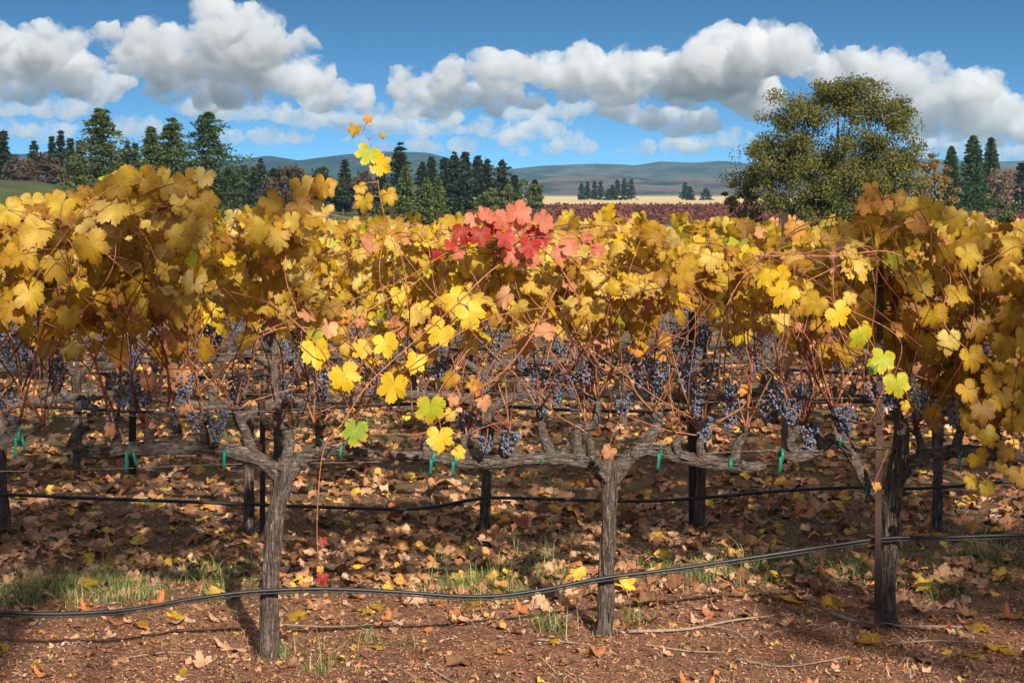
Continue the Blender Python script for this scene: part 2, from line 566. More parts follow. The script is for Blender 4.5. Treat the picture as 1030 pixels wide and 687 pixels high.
def put_leaf(mb, tpl, pos, nrm, tip, size, g, mi=0, curl=1.0):
    L = leaf_points(tpl, g, curl) * size
    mb.add(pos + L @ basis(nrm, tip).T, T=tpl[1], uv=tpl[2], mi=mi)


# ------------------------------------------------------------------ setting: ground sheet, fields, hills
def axis(dense_lo, dense_hi, step, lo, hi, k):
    d = np.arange(dense_lo, dense_hi, step)
    a = dense_lo - np.geomspace(step, dense_lo - lo, k)[::-1]
    b = dense_hi + np.geomspace(step, hi - dense_hi, k)
    return np.concatenate([a, d, b])


def build_ground():
    xs = axis(-5, 5, 0.06, -6000, 6000, 44)
    ys = axis(4.2, 15, 0.06, -600, 4900, 60)
    X, Y = np.meshgrid(xs, ys)
    Z = ground_z(X, Y)
    nx, ny = len(xs), len(ys)
    V = np.stack([X, Y, Z], -1).reshape(-1, 3)
    i = np.arange(nx * ny).reshape(ny, nx)
    Q = np.stack([i[:-1, :-1], i[:-1, 1:], i[1:, 1:], i[1:, :-1]], -1).reshape(-1, 4)
    m, t, b, out = mat('ground_earth')
    pos = position(t)
    n1 = noise_tex(t, pos, 3.0, 6, 0.6)
    n2 = noise_tex(t, pos, 60, 5, 0.65)
    n3 = noise_tex(t, pos, 170, 3, 0.6)
    mul = ramp(t, n2, [(0.30, (0.055, 0.026, 0.017)), (0.45, (0.20, 0.092, 0.052)), (0.56, (0.38, 0.175, 0.095)), (0.70, (0.50, 0.28, 0.17))])
    mul = mix(t, maprange(t, n1, 0.4, 0.65, 0, 0.55), mul, (0.19, 0.11, 0.072))
    sp = t.nodes.new('ShaderNodeSeparateXYZ')
    t.links.new(pos, sp.inputs[0])
    floor = ramp(t, n2, [(0.3, (0.05, 0.032, 0.02)), (0.5, (0.17, 0.105, 0.06)), (0.7, (0.30, 0.20, 0.11))])
    grassy = ramp(t, noise_tex(t, pos, 9, 4), [(0.35, (0.06, 0.065, 0.02)), (0.65, (0.15, 0.15, 0.05))])
    floor = mix(t, maprange(t, n1, 0.5, 0.66, 0, 0.6), floor, grassy)
    c = mix(t, maprange(t, mth(t, 'ADD', sp.outputs[1], mth(t, 'MULTIPLY', n1, 1.6)), 7.6, 9.2), mul, floor)
    far = ramp(t, noise_tex(t, position(t, (0.02, 0.02, 0.02)), 2.5, 5), [(0.35, (0.045, 0.055, 0.018)), (0.65, (0.10, 0.105, 0.035))])
    c = mix(t, maprange(t, sp.outputs[1], 24, 60), c, far)
    dry = ramp(t, noise_tex(t, position(t, (0.002, 0.008, 0.002)), 3, 4), [(0.4, (0.20, 0.15, 0.09)), (0.65, (0.10, 0.10, 0.06))])
    c = mix(t, maprange(t, sp.outputs[1], 420, 900), c, dry)
    t.links.new(c, b.inputs['Base Color'])
    b.inputs['Roughness'].default_value = 0.95
    b.inputs['Specular IOR Level'].default_value = 0.1
    bump(t, b, mth(t, 'ADD', n2, mth(t, 'MULTIPLY', n3, 0.6)), 0.9, 0.025)
    mb = MB(); mb.add(V, Q=Q)
    o = mb.build('ground', m)
    tag(o, kind='structure')
    # dry wheat field far off
    m2 = plain('dry_stubble', (0.50, 0.38, 0.19), 0.9, 0.1, vary=0.25, scale=0.02)
    for x0, x1, y0, y1 in ((-60, 230, 590, 1700),):
        f = MB()
        f.add([(x0, y0, -2.95), (x1, y0 + 10, -2.95), (x1 * 1.9, y1, -2.95), (x0 * 1.3, y1, -2.95)], Q=[(0, 1, 2, 3)])
        tag(f.build('field', m2), kind='structure')


build_ground()


def build_hills():
    prof1 = [(-2500, 150), (-1800, 158), (-900, 152), (-300, 160), (-60, 158), (60, 155), (150, 166), (235, 163), (270, 158), (300, 163), (345, 157), (385, 154), (430, 155), (460, 163), (500, 172), (560, 180), (640, 184), (800, 186), (1100, 182), (1500, 176), (3000, 170)]
    prof2 = [(-2500, 165), (200, 178), (420, 178), (500, 173), (545, 168), (600, 166), (640, 168), (663, 164), (700, 165), (725, 163), (750, 166), (820, 162), (900, 160), (1000, 164), (1150, 158), (1500, 163), (2200, 155), (3000, 160)]
    prof3 = [(-2500, 184), (300, 187), (520, 186), (560, 180), (620, 178), (660, 182), (700, 180), (760, 183), (900, 185), (3000, 186)]
    for pr, D, dep, cols in ((prof2, 4300, 500, ((0.007, 0.011, 0.008), (0.075, 0.066, 0.042))), (prof1, 3700, 450, ((0.003, 0.006, 0.004), (0.034, 0.040, 0.022))), (prof3, 3000, 350, ((0.007, 0.011, 0.007), (0.12, 0.075, 0.05)))):
        pr = np.array(pr, float)
        xs = np.linspace(-2000 * D / F, 2100 * D / F, 640)
        h = EYE + (HOR - np.interp(515 + xs / D * F, pr[:, 0], pr[:, 1])) / F * D + 3
        vs = np.linspace(-1, 1, 41)
        V = []
        for v in vs:
            for x, hh in zip(xs, h):
                n = mnoise.fractal((x * 0.0016, v * 1.6 + D, 3.1), 1.0, 2.0, 6) * 0.32 + mnoise.noise((x * 0.012, v * 14, D)) * 0.16 + mnoise.noise((x * 0.04, v * 30, D)) * 0.05
                k = max(0.0, 1 - abs(v)) ** 0.9
                V.append((x, D + v * dep, -6 + (hh + 6) * max(0, k * (1 + n * (1.0 - k) * 2.2) + 0.05 * n * k)))
        nx, ny = len(xs), len(vs)
        i = np.arange(nx * ny).reshape(ny, nx)
        Q = np.stack([i[:-1, :-1], i[:-1, 1:], i[1:, 1:], i[1:, :-1]], -1).reshape(-1, 4)
        m, t, b, out = mat('hill_forest')
        n = noise_tex(t, position(t, (0.006, 0.006, 0.03)), 1.6, 10, 0.72)
        c = ramp(t, n, [(0.42, cols[0]), (0.58, cols[1])])
        t.links.new(c, b.inputs['Base Color'])
        b.inputs['Roughness'].default_value = 1.0
        b.inputs['Specular IOR Level'].default_value = 0.05
        mb = MB(); mb.add(np.array(V), Q=Q)
        tag(mb.build('hills', m), kind='structure')


build_hills()

# the air: one even box of pale haze round the ground, the hills and the camera
hz = MB()
hx0, hx1, hy0, hy1, hz0, hz1 = -6100, 6100, -700, 5000, -8, 150
hz.add([(x, y, z) for z in (hz0, hz1) for y in (hy0, hy1) for x in (hx0, hx1)], Q=[(0, 2, 3, 1), (4, 5, 7, 6), (0, 1, 5, 4), (2, 6, 7, 3), (0, 4, 6, 2), (1, 3, 7, 5)])
hm = bpy.data.materials.new('haze_air')
hm.use_nodes = True
hm.node_tree.nodes.remove(hm.node_tree.nodes['Principled BSDF'])
pv = hm.node_tree.nodes.new('ShaderNodeVolumePrincipled')
pv.inputs['Color'].default_value = (0.30, 0.66, 1.0, 1)
pv.inputs['Density'].default_value = 0.000075
pv.inputs['Anisotropy'].default_value = 0.0
hm.node_tree.links.new(pv.outputs[0], hm.node_tree.nodes['Material Output'].inputs['Volume'])
tag(hz.build('haze', hm, smooth_shade=False), kind='stuff')


# ------------------------------------------------------------------ clouds: lumpy bodies of vapour beyond the hills
def cloud_mat(name, dens, nscale, lo, hi):
    """Vapour: thick inside, thinning in ragged patches."""
    m = bpy.data.materials.new(name)
    m.use_nodes = True
    t = m.node_tree
    t.nodes.remove(t.nodes['Principled BSDF'])
    v = t.nodes.new('ShaderNodeVolumeScatter')
    v.inputs['Color'].default_value = (0.88, 0.89, 0.90, 1)
    v.inputs['Anisotropy'].default_value = 0.42
    n = noise_tex(t, position(t), nscale, 5, 0.6, 0.4)
    t.links.new(maprange(t, n, lo, hi, 0.0, dens), v.inputs['Density'])
    t.links.new(v.outputs[0], t.nodes['Material Output'].inputs['Volume'])
    return m


CLOUD = cloud_mat('cloud_vapour', 0.055, 0.011, 0.38, 0.72)
CLOUD_THIN = cloud_mat('cloud_thin_vapour', 0.020, 0.008, 0.36, 0.64)


def cloud(label, blobs, D, m=CLOUD, flat=0.75, vox=24.0, amp=0.30, depth=1.0, seed=0, wide=1.0, shear=3.4):
    g = np.random.default_rng(seed)
    mb = MB()
    import bmesh
    bm = bmesh.new()
    bmesh.ops.create_icosphere(bm, subdivisions=3, radius=1.0)
    SV = np.array([v.co[:] for v in bm.verts]); ST = np.array([[v.index for v in f.verts] for f in bm.faces]); bm.free()
    ym = np.mean([b_[1] for b_ in blobs])
    for (px, py, r) in blobs:
        dD = D + shear * (py - ym) / F * D          # the underside leans away, as a cloud base seen from below
        c = at(px, py, dD); rr = r / F * dD
        for k in range(5):
            off = g.uniform(-1, 1, 3) * np.array([0.7 * wide, 0.7 * depth, 0.34]) * rr
            s_ = rr * g.uniform(0.42, 0.85)
            mb.add(c + off + SV * np.array([s_ * wide, s_ * depth, s_ * flat]), T=ST)
    c0 = np.concatenate(mb.V).mean(0)
    me = mb.mesh('cloud', m, origin=c0)
    o = bpy.data.objects.new('cloud', me)
    COL.objects.link(o)

    def remesh(v):
        md = o.modifiers.new('r', 'REMESH'); md.mode = 'VOXEL'; md.voxel_size = v
        old = o.data
        me2 = bpy.data.meshes.new_from_object(o.evaluated_get(bpy.context.evaluated_depsgraph_get()))
        o.modifiers.clear()
        o.data = me2
        bpy.data.meshes.remove(old)

    def displace(size, k, octs):
        me2 = o.data
        n = len(me2.vertices)
        co = np.zeros(n * 3, np.float32); me2.vertices.foreach_get('co', co); co = co.reshape(-1, 3)
        no = np.zeros(n * 3, np.float32); me2.vertex_normals.foreach_get('vector', no); no = no.reshape(-1, 3)
        sh = Vector((seed * 3.1, 0, 0))
        d = np.zeros(n)
        for i in range(n):
            p = Vector(co[i]) / size + sh
            for f, a in octs:
                d[i] += a * (0.75 - 2.4 * abs(mnoise.noise(p * f)))       # billows: round outwards, creased inwards
        kk = k * np.where(no[:, 2] > -0.35, 1.0, 0.5)
        me2.vertices.foreach_set('co', (co + no * (d * kk)[:, None]).ravel())
        me2.update()

    remesh(vox)
    displace(vox * 9, vox * 3.2 * amp / .3, ((1.0, 0.6), (2.1, 0.4)))
    remesh(vox * 0.62)
    displace(vox * 4, vox * 1.7 * amp / .3, ((1.0, 0.5), (2.3, 0.38), (5.1, 0.28)))
    remesh(vox * 0.4)
    displace(vox * 1.6, vox * 0.8 * amp / .3, ((1.0, 0.6), (2.4, 0.4)))
    if not o.data.materials:
        o.data.materials.append(m)
    o.data.polygons.foreach_set('use_smooth', np.ones(len(o.data.polygons), bool))
    o.location = c0
    tag(o, label, 'cloud', 'cumulus clouds over the hills')
    return o


cloud('grey and white cumulus cloud cut off at the left end of the sky', [(-20, 52, 36), (8, 62, 32), (45, 46, 26), (50, 72, 30), (80, 76, 26), (20, 90, 26), (100, 90, 18), (-10, 96, 20)], 6200, seed=1)
cloud('largest bright white towering cumulus over the tall firs', [(112, 42, 18), (148, 34, 20), (150, 66, 30), (190, 52, 28), (232, 26, 24), (248, 46, 32), (215, 72, 34), (268, 74, 32), (292, 46, 14), (305, 82, 22), (180, 86, 24), (250, 92, 24), (215, 100, 16)], 6000, seed=2)
cloud('small white puff beside the towering cumulus', [(338, 98, 20), (360, 102, 13), (316, 104, 16)], 6600, seed=3, vox=20)
cloud('broad soft cloud above the lone upright vine shoot', [(402, 80, 13), (402, 94, 16), (436, 88, 20), (472, 96, 19), (508, 101, 18), (532, 106, 11), (450, 106, 16), (415, 110, 14)], 6600, seed=4, vox=20)
cloud('longest grey cloud bank with bright crest over the oak', [(455, 74, 11), (485, 72, 15), (520, 68, 20), (560, 76, 22), (610, 74, 28), (650, 74, 30), (700, 78, 34), (742, 66, 36), (785, 56, 32), (820, 74, 28), (760, 90, 30), (690, 96, 20), (620, 92, 20), (570, 88, 16)], 6400, seed=5, depth=1.4, shear=4.2)
cloud('small flat white cloud below the long grey bank', [(622, 114, 13), (650, 117, 17), (682, 121, 17), (714, 126, 12)], 6900, seed=6, vox=18)
cloud('sloping grey cloud with white shoulder right of the oak', [(862, 74, 22), (898, 78, 28), (930, 82, 26), (962, 92, 30), (990, 108, 28), (1014, 126, 24), (1050, 134, 28), (940, 114, 28), (900, 108, 26), (970, 126, 20)], 6200, seed=7)
low = [('thin low cloud strip above the left tree line', [(-10, 112, 13), (25, 110, 13), (60, 112, 13), (92, 110, 10)], 8),
       ('low ragged cloud strip under the towering cumulus', [(205, 112, 11), (240, 114, 13), (280, 116, 13), (318, 121, 12), (345, 128, 8)], 9),
       ('low thin cloud band over the middle woods', [(395, 126, 10), (430, 130, 11), (470, 131, 11), (510, 130, 11), (545, 132, 11), (575, 138, 7)], 10),
       ('faint low cloud streak over the distant blue hills', [(520, 152, 6), (560, 150, 7), (600, 149, 8), (640, 150, 8), (690, 148, 9), (725, 146, 8)], 11),
       ('low small cloud between the firs and dark trees', [(105, 134, 8), (125, 130, 9), (145, 132, 8)], 12),
       ('lower pale cloud strip resting just over the dark wood', [(225, 140, 8), (265, 138, 9), (305, 140, 9), (350, 143, 8), (385, 146, 7)], 13),
       ('pale strip of low cloud above the knoll', [(-10, 134, 9), (25, 132, 10), (60, 136, 8)], 14),
       ('low grey strip under the sloping cloud at the right end', [(930, 152, 7), (965, 150, 8), (1000, 154, 8), (1040, 156, 9)], 15),
       ('long low cloud strip between the towering cumulus and the soft cloud', [(300, 110, 9), (340, 118, 10), (380, 118, 11), (420, 118, 10), (450, 120, 9)], 17),
       ('broken low strip under the start of the grey bank', [(520, 116, 9), (555, 112, 11), (590, 108, 11), (620, 106, 8)], 18),
       ('long pale streak low over the middle woods and hills', [(390, 152, 6), (430, 150, 8), (475, 149, 8), (520, 142, 8), (560, 128, 8)], 19),
       ('low strip right of the oak between the evergreens and sloping cloud', [(925, 138, 8), (945, 142, 9), (970, 140, 9)], 20),
       ('narrow pale cloud streak between the small flat cloud and the oak', [(700, 150, 6), (735, 140, 8), (765, 142, 8)], 16)]
for lb, bl, sd in low:
    cloud(lb, bl, 8200, m=CLOUD_THIN, flat=0.55, vox=20, amp=0.3, seed=sd, wide=2.0, shear=1.5)


# ------------------------------------------------------------------ trees
def quads(mb, C, U, Vv, mi=0):
    """Many small leaf faces at once: centres C, half edges U and V."""
    n = len(C)
    V = np.stack([C - U, C + Vv * 0.55, C + U, C - Vv * 0.55], 1).reshape(-1, 3)
    Q = np.arange(n * 4).reshape(n, 4)
    mb.add(V, Q=Q, mi=mi)


def unit(g, n):
    v = g.normal(size=(n, 3))
    return v / np.linalg.norm(v, axis=1)[:, None]


def conifer(label, x, y, h, w, m=F_FIR, seed=0, group=None, name='fir_tree', whorls=34, taper=0.85, ragged=0.35, spray=0.34, per=12, start=0.08, cat='fir tree'):
    g = np.random.default_rng(seed + 100)
    z0 = gz(x, y) - 0.2
    root = thing(name, label, cat, (x, y, z0), group)
    tb = MB(); tube(tb, [(0, 0, 0), (0.05 * g.normal(), 0, h * 0.5), (0, 0, h * 0.98)], [h * 0.016 + .05, h * 0.011, 0.02], 7, n=8)
    tb.build('trunk', TREEBARK, root)
    C, U, Vv = [], [], []
    for k in range(whorls):
        t = start + (1 - start) * (k + g.uniform(0, 1)) / whorls
        L0 = (w / 2) * min(1.0, (1 - t) ** taper * 1.15 + 0.03) * (0.75 + 0.25 * min(1, t / 0.25))
        nb = g.integers(5, 8)
        a0 = g.uniform(0, 6.28)
        for j in range(nb):
            a = a0 + j * 6.283 / nb + g.normal(0, 0.25)
            L = L0 * (1 + g.normal(0, ragged)) + 0.1
            if L <= 0.05: continue
            d = np.array([math.cos(a), math.sin(a), g.uniform(-0.25, 0.2)])
            s = g.uniform(0.15, 1.0, per) ** 0.8
            c = np.array([0, 0, t * h]) + d * L * s[:, None]
            c[:, 2] -= 0.18 * L * s * s
            c += g.normal(0, 0.10 * L + 0.05, (per, 3)) * np.array([1, 1, 0.45])
            C.append(c)
            uu = np.repeat(d[None], per, 0) + g.normal(0, 0.55, (per, 3))
            uu /= np.linalg.norm(uu, axis=1)[:, None]
            vv = np.cross(uu, unit(g, per)); vv /= np.linalg.norm(vv, axis=1)[:, None] + 1e-9
            sz = spray * g.uniform(0.6, 1.3, per)[:, None] * (h / 14) ** 0.5
            U.append(uu * sz); Vv.append(vv * sz * 0.8)
    mb = MB(); quads(mb, np.concatenate(C), np.concatenate(U), np.concatenate(Vv))
    mb.build('crown', m, root)
    return root


def broadleaf(label, x, y, h, w, m=F_OLIVE, seed=0, group=None, name='broadleaf_tree', clumps=60, leaves=70, leaf=0.2, low=0.2, cat='tree', crown=None, clump_r=0.16, mats2=None, trunk_r=None, z0=None, limb_n=12):
    """Trunk, forked limbs and a crown of many small leaf faces gathered in uneven clumps."""
    g = np.random.default_rng(seed + 500)
    z0 = gz(x, y) - 0.15 if z0 is None else z0
    root = thing(name, label, cat, (x, y, z0), group)
    r0 = trunk_r or h * 0.028
    # clump centres: on a lumpy ellipsoid shell and inside it
    cs = []
    c_z, hz_ = h * (low + 1) / 2, h * (1 - low) / 2
    if crown is not None:
        cs = [np.array(c) for c in crown]
    else:
        while len(cs) < clumps:
            u = unit(g, 1)[0] * g.uniform(0.45, 1.0) ** 0.6
            k = 1 + 0.25 * math.sin(3 * math.atan2(u[1], u[0]) + seed) + g.normal(0, 0.07)
            cs.append(np.array([u[0] * w / 2 * 0.85 * k, u[1] * w / 2 * 0.85 * k, c_z + u[2] * hz_ * 0.9]))
    tb = MB()
    fork = h * (low * 0.7 + 0.12)
    tube(tb, [(0, 0, 0), (0.03 * h * g.normal() * .3, 0, fork * .5), (0, 0, fork), (0.02 * h, 0, h * 0.55), (0.03 * h, 0.01 * h, h * 0.85)], [r0 * 1.35, r0, r0 * 0.85, r0 * 0.45, r0 * 0.12], 9, gnarl=0.1, seed=seed, n=16)
    order = g.permutation(len(cs))[:limb_n]
    for k in order:
        c = cs[k]
        s = np.array([0.0, 0, g.uniform(fork * 0.75, min(h * 0.55, max(fork, c[2] * .8)))])
        midp = s * 0.45 + c * 0.55 + np.array([0, 0, -0.05 * h]) + g.normal(0, 0.03 * h, 3)
        tube(tb, [s, midp, c], [r0 * 0.42, r0 * 0.22, r0 * 0.05], 6, n=10, gnarl=0.08, seed=k)
        for _ in range(2):
            e = c + unit(g, 1)[0] * w * 0.12
            tube(tb, [midp, (midp + e) / 2 + g.normal(0, .02 * h, 3), e], [r0 * 0.16, r0 * 0.1, r0 * 0.03], 5, n=6)
    tb.build('trunk', TREEBARK, root)
    mb = MB()
    for c in cs:
        nl = int(leaves * g.uniform(0.6, 1.4))
        rad = clump_r * w * g.uniform(0.6, 1.25)
        p = c + unit(g, nl) * (g.uniform(0, 1, nl) ** 0.45)[:, None] * rad * np.array([1, 1, 0.7])
        uu = unit(g, nl); vv = np.cross(uu, unit(g, nl)); vv /= np.linalg.norm(vv, axis=1)[:, None] + 1e-9
        sz = leaf * g.uniform(0.6, 1.3, nl)[:, None]
        lowpart = mats2 is not None and c[2] < h * g.uniform(0.3, 0.55)
        quads(mb, p, uu * sz, vv * sz, mi=1 if lowpart else 0)
    mb.build('crown', [m] + ([mats2] if mats2 else []), root)
    return root


def X(px, Y):
    return (px - 515.0) / F * Y


def height(py, px, Y):
    return EYE - (py - HOR) / F * Y - gz(X(px, Y), Y)


# big oak on the right: crown lobes traced as real volumes 95 m away
OY = 95.0
ob = gz(X(838, OY), OY) - 0.15
lobes = [(790, 120, 30), (815, 108, 26), (850, 105, 30), (880, 108, 26), (905, 125, 24), (770, 150, 26), (800, 145, 34), (840, 140, 40), (880, 145, 36), (912, 155, 20),
         (760, 175, 22), (790, 178, 34), (830, 178, 38), (870, 178, 38), (905, 182, 26), (780, 205, 28), (815, 208, 34), (850, 210, 36), (890, 208, 32), (845, 235, 32), (870, 238, 30), (900, 230, 22), (820, 238, 24), (800, 162, 26), (838, 165, 28), (878, 165, 26), (822, 195, 26), (862, 198, 28), (895, 208, 24), (845, 220, 26), (860, 92, 16), (840, 95, 14)]
g0 = np.random.default_rng(42)
oc = []
for (px, py, r) in lobes:
    for k in range(17):
        u = unit(g0, 1)[0] * g0.uniform(0.1, 1.05)
        p = at(px, py, OY) + np.array([u[0] * r, 0, u[2] * r]) / F * OY
        # depth: a rounded crown, thicker in the middle
        cx = (px - 838) / 90.0
        dm = 3.4 * math.sqrt(max(0.05, 1 - min(0.95, cx * cx)))
        oc.append((p[0] - X(838, OY), g0.uniform(-1, 1) * dm, p[2] - ob))
broadleaf('large spreading oak with olive crown standing behind the golden vines', X(838, OY), OY, height(85, 838, OY), 10.0, F_OAK, 3, name='oak_tree', crown=oc, leaves=190, leaf=0.080, clump_r=0.088, mats2=F_OAKG, trunk_r=0.32, z0=ob, limb_n=14, cat='oak')

# amber trees either side of the oak
for i, (px, top, w, Y, lb, m) in enumerate([(748, 163, 42, 105, 'thin amber leaved tree touching the left side of the oak', F_AMB), (938, 150, 44, 120, 'sparse amber tree between the oak and the pointed evergreens', F_AMB),
                                           (1008, 163, 34, 300, 'bare pinkish twiggy tree beside the pointed evergreens', F_PINKT)]):
    broadleaf(lb, X(px, Y), Y, height(top, px, Y), w / F * Y * 1.1, m, 20 + i, clumps=60, leaves=60, leaf=0.11 * (Y / 100) ** .7, low=0.12, clump_r=0.12, limb_n=16)

# tall pointed evergreens
PG = 'pointed evergreens right of the oak'
for i, (px, top, w, lb) in enumerate([(957, 147, 19, 'shortest and leftmost pointed evergreen beside the amber tree'), (979, 136, 27, 'broadest pointed evergreen in the middle of the three'), (997, 138, 19, 'slim pointed evergreen on the right end of the three')]):
    conifer(lb, X(px, 350), 350, height(top, px, 350), w / F * 350 * 1.12, F_CYP, 40 + i, PG, name='evergreen_tree', whorls=60, taper=0.6, ragged=0.10, spray=0.40, per=14, cat='evergreen')
conifer('rounded young fir in front of the pointed evergreens', X(981, 300), 300, height(168, 981, 300), 30 / F * 300, F_CYP, 44, name='fir_tree', whorls=40, taper=0.5, ragged=0.15, spray=0.36)
conifer('dark fir cut off by the right end of the view', X(1028, 320), 320, height(163, 1028, 320), 32 / F * 320, F_DARK, 45, name='fir_tree', whorls=40, taper=0.6, ragged=0.2, spray=0.4)
broadleaf('dark green shrub in the red vineyard below the pointed evergreens', X(1000, 160), 160, height(194, 1000, 160), 5.2, F_CYP, 46, name='shrub', clumps=40, leaves=50, leaf=0.16, low=0.0, cat='shrub')
broadleaf('small dark green shrub in the red vineyard under the amber tree', X(930, 170), 170, height(200, 930, 170), 3.6, F_CYP, 47, name='shrub', clumps=30, leaves=40, leaf=0.16, low=0.0, cat='shrub')

# four sunlit firs on the left
LG = 'tall sunlit firs behind the vines'
for i, (px, top, w, Y, lb) in enumerate([(101, 108, 50, 160, 'broad sunlit fir with ragged top, leftmost of the tall firs'), (152, 126, 24, 175, 'smallest and slimmest of the tall sunlit firs'),
                                        (173, 117, 32, 172, 'slender tall fir right next to the broad dark fir'), (209, 111, 50, 165, 'broad darker fir at the right end of the tall firs')]):
    conifer(lb, X(px, Y), Y, height(top, px, Y), w / F * Y * 1.75, F_FIR if i != 3 else F_CYP, 50 + i, LG, whorls=54, taper=0.70, ragged=0.38, spray=0.20, per=36)

# dark tree line on the knoll at far left
DG = 'dark trees along the green knoll'
for i, (px, top, w) in enumerate([(3, 131, 22), (-16, 135, 22), (34, 142, 13), (52, 138, 10), (61, 132, 11), (71, 139, 12), (80, 141, 12), (128, 143, 10), (136, 144, 13), (122, 150, 12)]):
    conifer('dark distant fir standing along the top of the green knoll', X(px, 330), 330, height(top, px, 330), w / F * 330 * 1.2, F_DARK, 60 + i, DG, name='dark_fir_tree', whorls=26, taper=0.7, ragged=0.3, spray=0.6, per=9)
for i, (px, top, w) in enumerate([(18, 152, 26), (42, 153, 26), (30, 160, 30), (58, 158, 22)]):
    broadleaf('rounded dark brown tree between the dark firs on the knoll', X(px, 325), 325, height(top, px, 325), w / F * 325 * 1.2, F_RUSS, 75 + i, 'brown trees on the green knoll', name='dark_broadleaf_tree', clumps=40, leaves=40, leaf=0.4, low=0.05, cat='tree')
broadleaf('yellow green round bush left behind the vines', X(40, 70), 70, height(181, 40, 70), 3.2, F_OLIVE, 80, name='bush', clumps=50, leaves=70, leaf=0.07, low=0.0, cat='bush')
broadleaf('olive bush beside the yellow green bush on the left', X(72, 75), 75, height(186, 72, 75), 2.6, F_OAKG, 81, name='bush', clumps=40, leaves=70, leaf=0.07, low=0.0, cat='bush')

# dark wood in the middle distance
MG = 'dark firs of the middle wood'
for i, (px, top, w, Y) in enumerate([(402, 143, 22, 300), (347, 160, 14, 330), (384, 165, 14, 330), (425, 163, 16, 320), (434, 157, 14, 330), (447, 157, 14, 330), (457, 153, 16, 330), (468, 151, 16, 330), (481, 155, 16, 330), (490, 160, 14, 330), (505, 161, 18, 310), (518, 175, 14, 320),
                                     (262, 160, 14, 330), (245, 165, 18, 330), (275, 168, 16, 330), (300, 170, 16, 340), (255, 168, 16, 330), (538, 180, 10, 330)]):
    conifer('tall dark spire fir in the middle wood, top of the skyline' if i == 0 else 'dark fir in the shaded middle wood below the hills', X(px, Y), Y, height(top, px, Y), w / F * Y * 1.35, F_DARK, 90 + i, None if i == 0 else MG, name='dark_fir_tree', whorls=28, taper=0.65, ragged=0.3, spray=0.5, per=10)
BG_ = 'rounded trees of the middle wood'
for i, (px, top, w) in enumerate([(232, 172, 30), (290, 165, 36), (325, 167, 36), (362, 170, 30), (312, 172, 30), (275, 175, 30), (345, 175, 28), (370, 178, 30)]):
    broadleaf('rounded dusky tree in the middle wood below the hills', X(px, 310), 310, height(top, px, 310), w / F * 310 * 1.15, F_RUSS if i % 2 else F_DARK, 120 + i, BG_, name='dusky_tree', clumps=46, leaves=44, leaf=0.36, low=0.03)
YG = 'young green pyramid trees before the middle wood'
for i, (px, top, w, lb) in enumerate([(408, 166, 22, 'tallest light green pyramid tree below the dark spire fir'), (429, 178, 20, 'light green pyramid tree in the middle of its row'), (441, 178, 16, 'narrow light green pyramid tree at the right end of its row'), (390, 182, 16, 'small light green pyramid tree left of the dark spire fir')]):
    conifer(lb, X(px, 230), 230, height(top, px, 230), w / F * 230 * 1.25, F_PYR, 130 + i, YG, name='pyramid_tree', whorls=30, taper=0.8, ragged=0.15, spray=0.38, cat='tree')
for i, (px, top, w, lb) in enumerate([(512, 178, 12, 'small round green tree at the end of the middle wood'), (527, 179, 15, 'broad round green tree near the dry field'), (540, 178, 12, 'small rightmost round green tree near the dry field'), (492, 188, 22, 'low green tree in front of the dark wood')]):
    broadleaf(lb, X(px, 290), 290, height(top, px, 290), w / F * 290 * 1.2, F_PYR if i != 3 else F_OAKG, 140 + i, 'round green trees by the dry field', name='round_tree', clumps=30, leaves=44, leaf=0.28, low=0.02)
# far specks along the dry field
SG = 'far dark trees along the dry field'
for i, (px, top, w) in enumerate([(585, 184, 6), (591, 183, 6), (598, 182, 6), (604, 182, 6), (621, 181, 7), (628, 180, 7), (635, 180, 8), (616, 186, 8), (689, 183, 7), (694, 187, 9), (710, 189, 12), (612, 190, 9)]):
    conifer('far dark tree along the back of the dry field', X(px, 900), 900, height(top, px, 900), w / F * 900 * 1.1, F_DARK, 150 + i, SG, name='far_tree', whorls=14, taper=0.7, ragged=0.3, spray=1.0, per=7, cat='tree')
for i, (px, top, w, Y, lb) in enumerate([(655, 222, 34, 120, 'green bush glimpsed low behind the middle of the vines'), (1015, 205, 26, 90, 'green bush low behind the vines at the right'), (640, 228, 20, 130, 'small green bush low behind the red leaves')]):
    broadleaf(lb, X(px, Y), Y, height(top, px, Y), w / F * Y * 1.2, F_OAKG, 170 + i, name='bush', clumps=30, leaves=50, leaf=0.14, low=0.0, cat='bush')

# red autumn vineyard in the distance: hedged rows that read as one mass
g = np.random.default_rng(5)
rv = MB()
for k, Y in enumerate(np.geomspace(235, 470, 24)):
    lo, hi = X(470, Y), X(1180, Y)
    n = 1500
    xs = g.uniform(lo, hi, n)
    dens = 0.25 * np.sin(xs * 0.7 + k) + 1
    C = np.stack([xs, Y + g.normal(0, 0.4, n), -3.0 + g.uniform(0.2, 1.25, n) * dens], 1)
    uu = unit(g, n); vv = np.cross(uu, unit(g, n)); vv /= np.linalg.norm(vv, axis=1)[:, None]
    sz = 0.0012 * Y * g.uniform(0.7, 1.3, n)[:, None]
    quads(rv, C, uu * sz, vv * sz)
tag(rv.build('red_vineyard', F_REDV, smooth_shade=False), 'far vineyard rows in dull red autumn leaf', 'vineyard', kind='stuff')
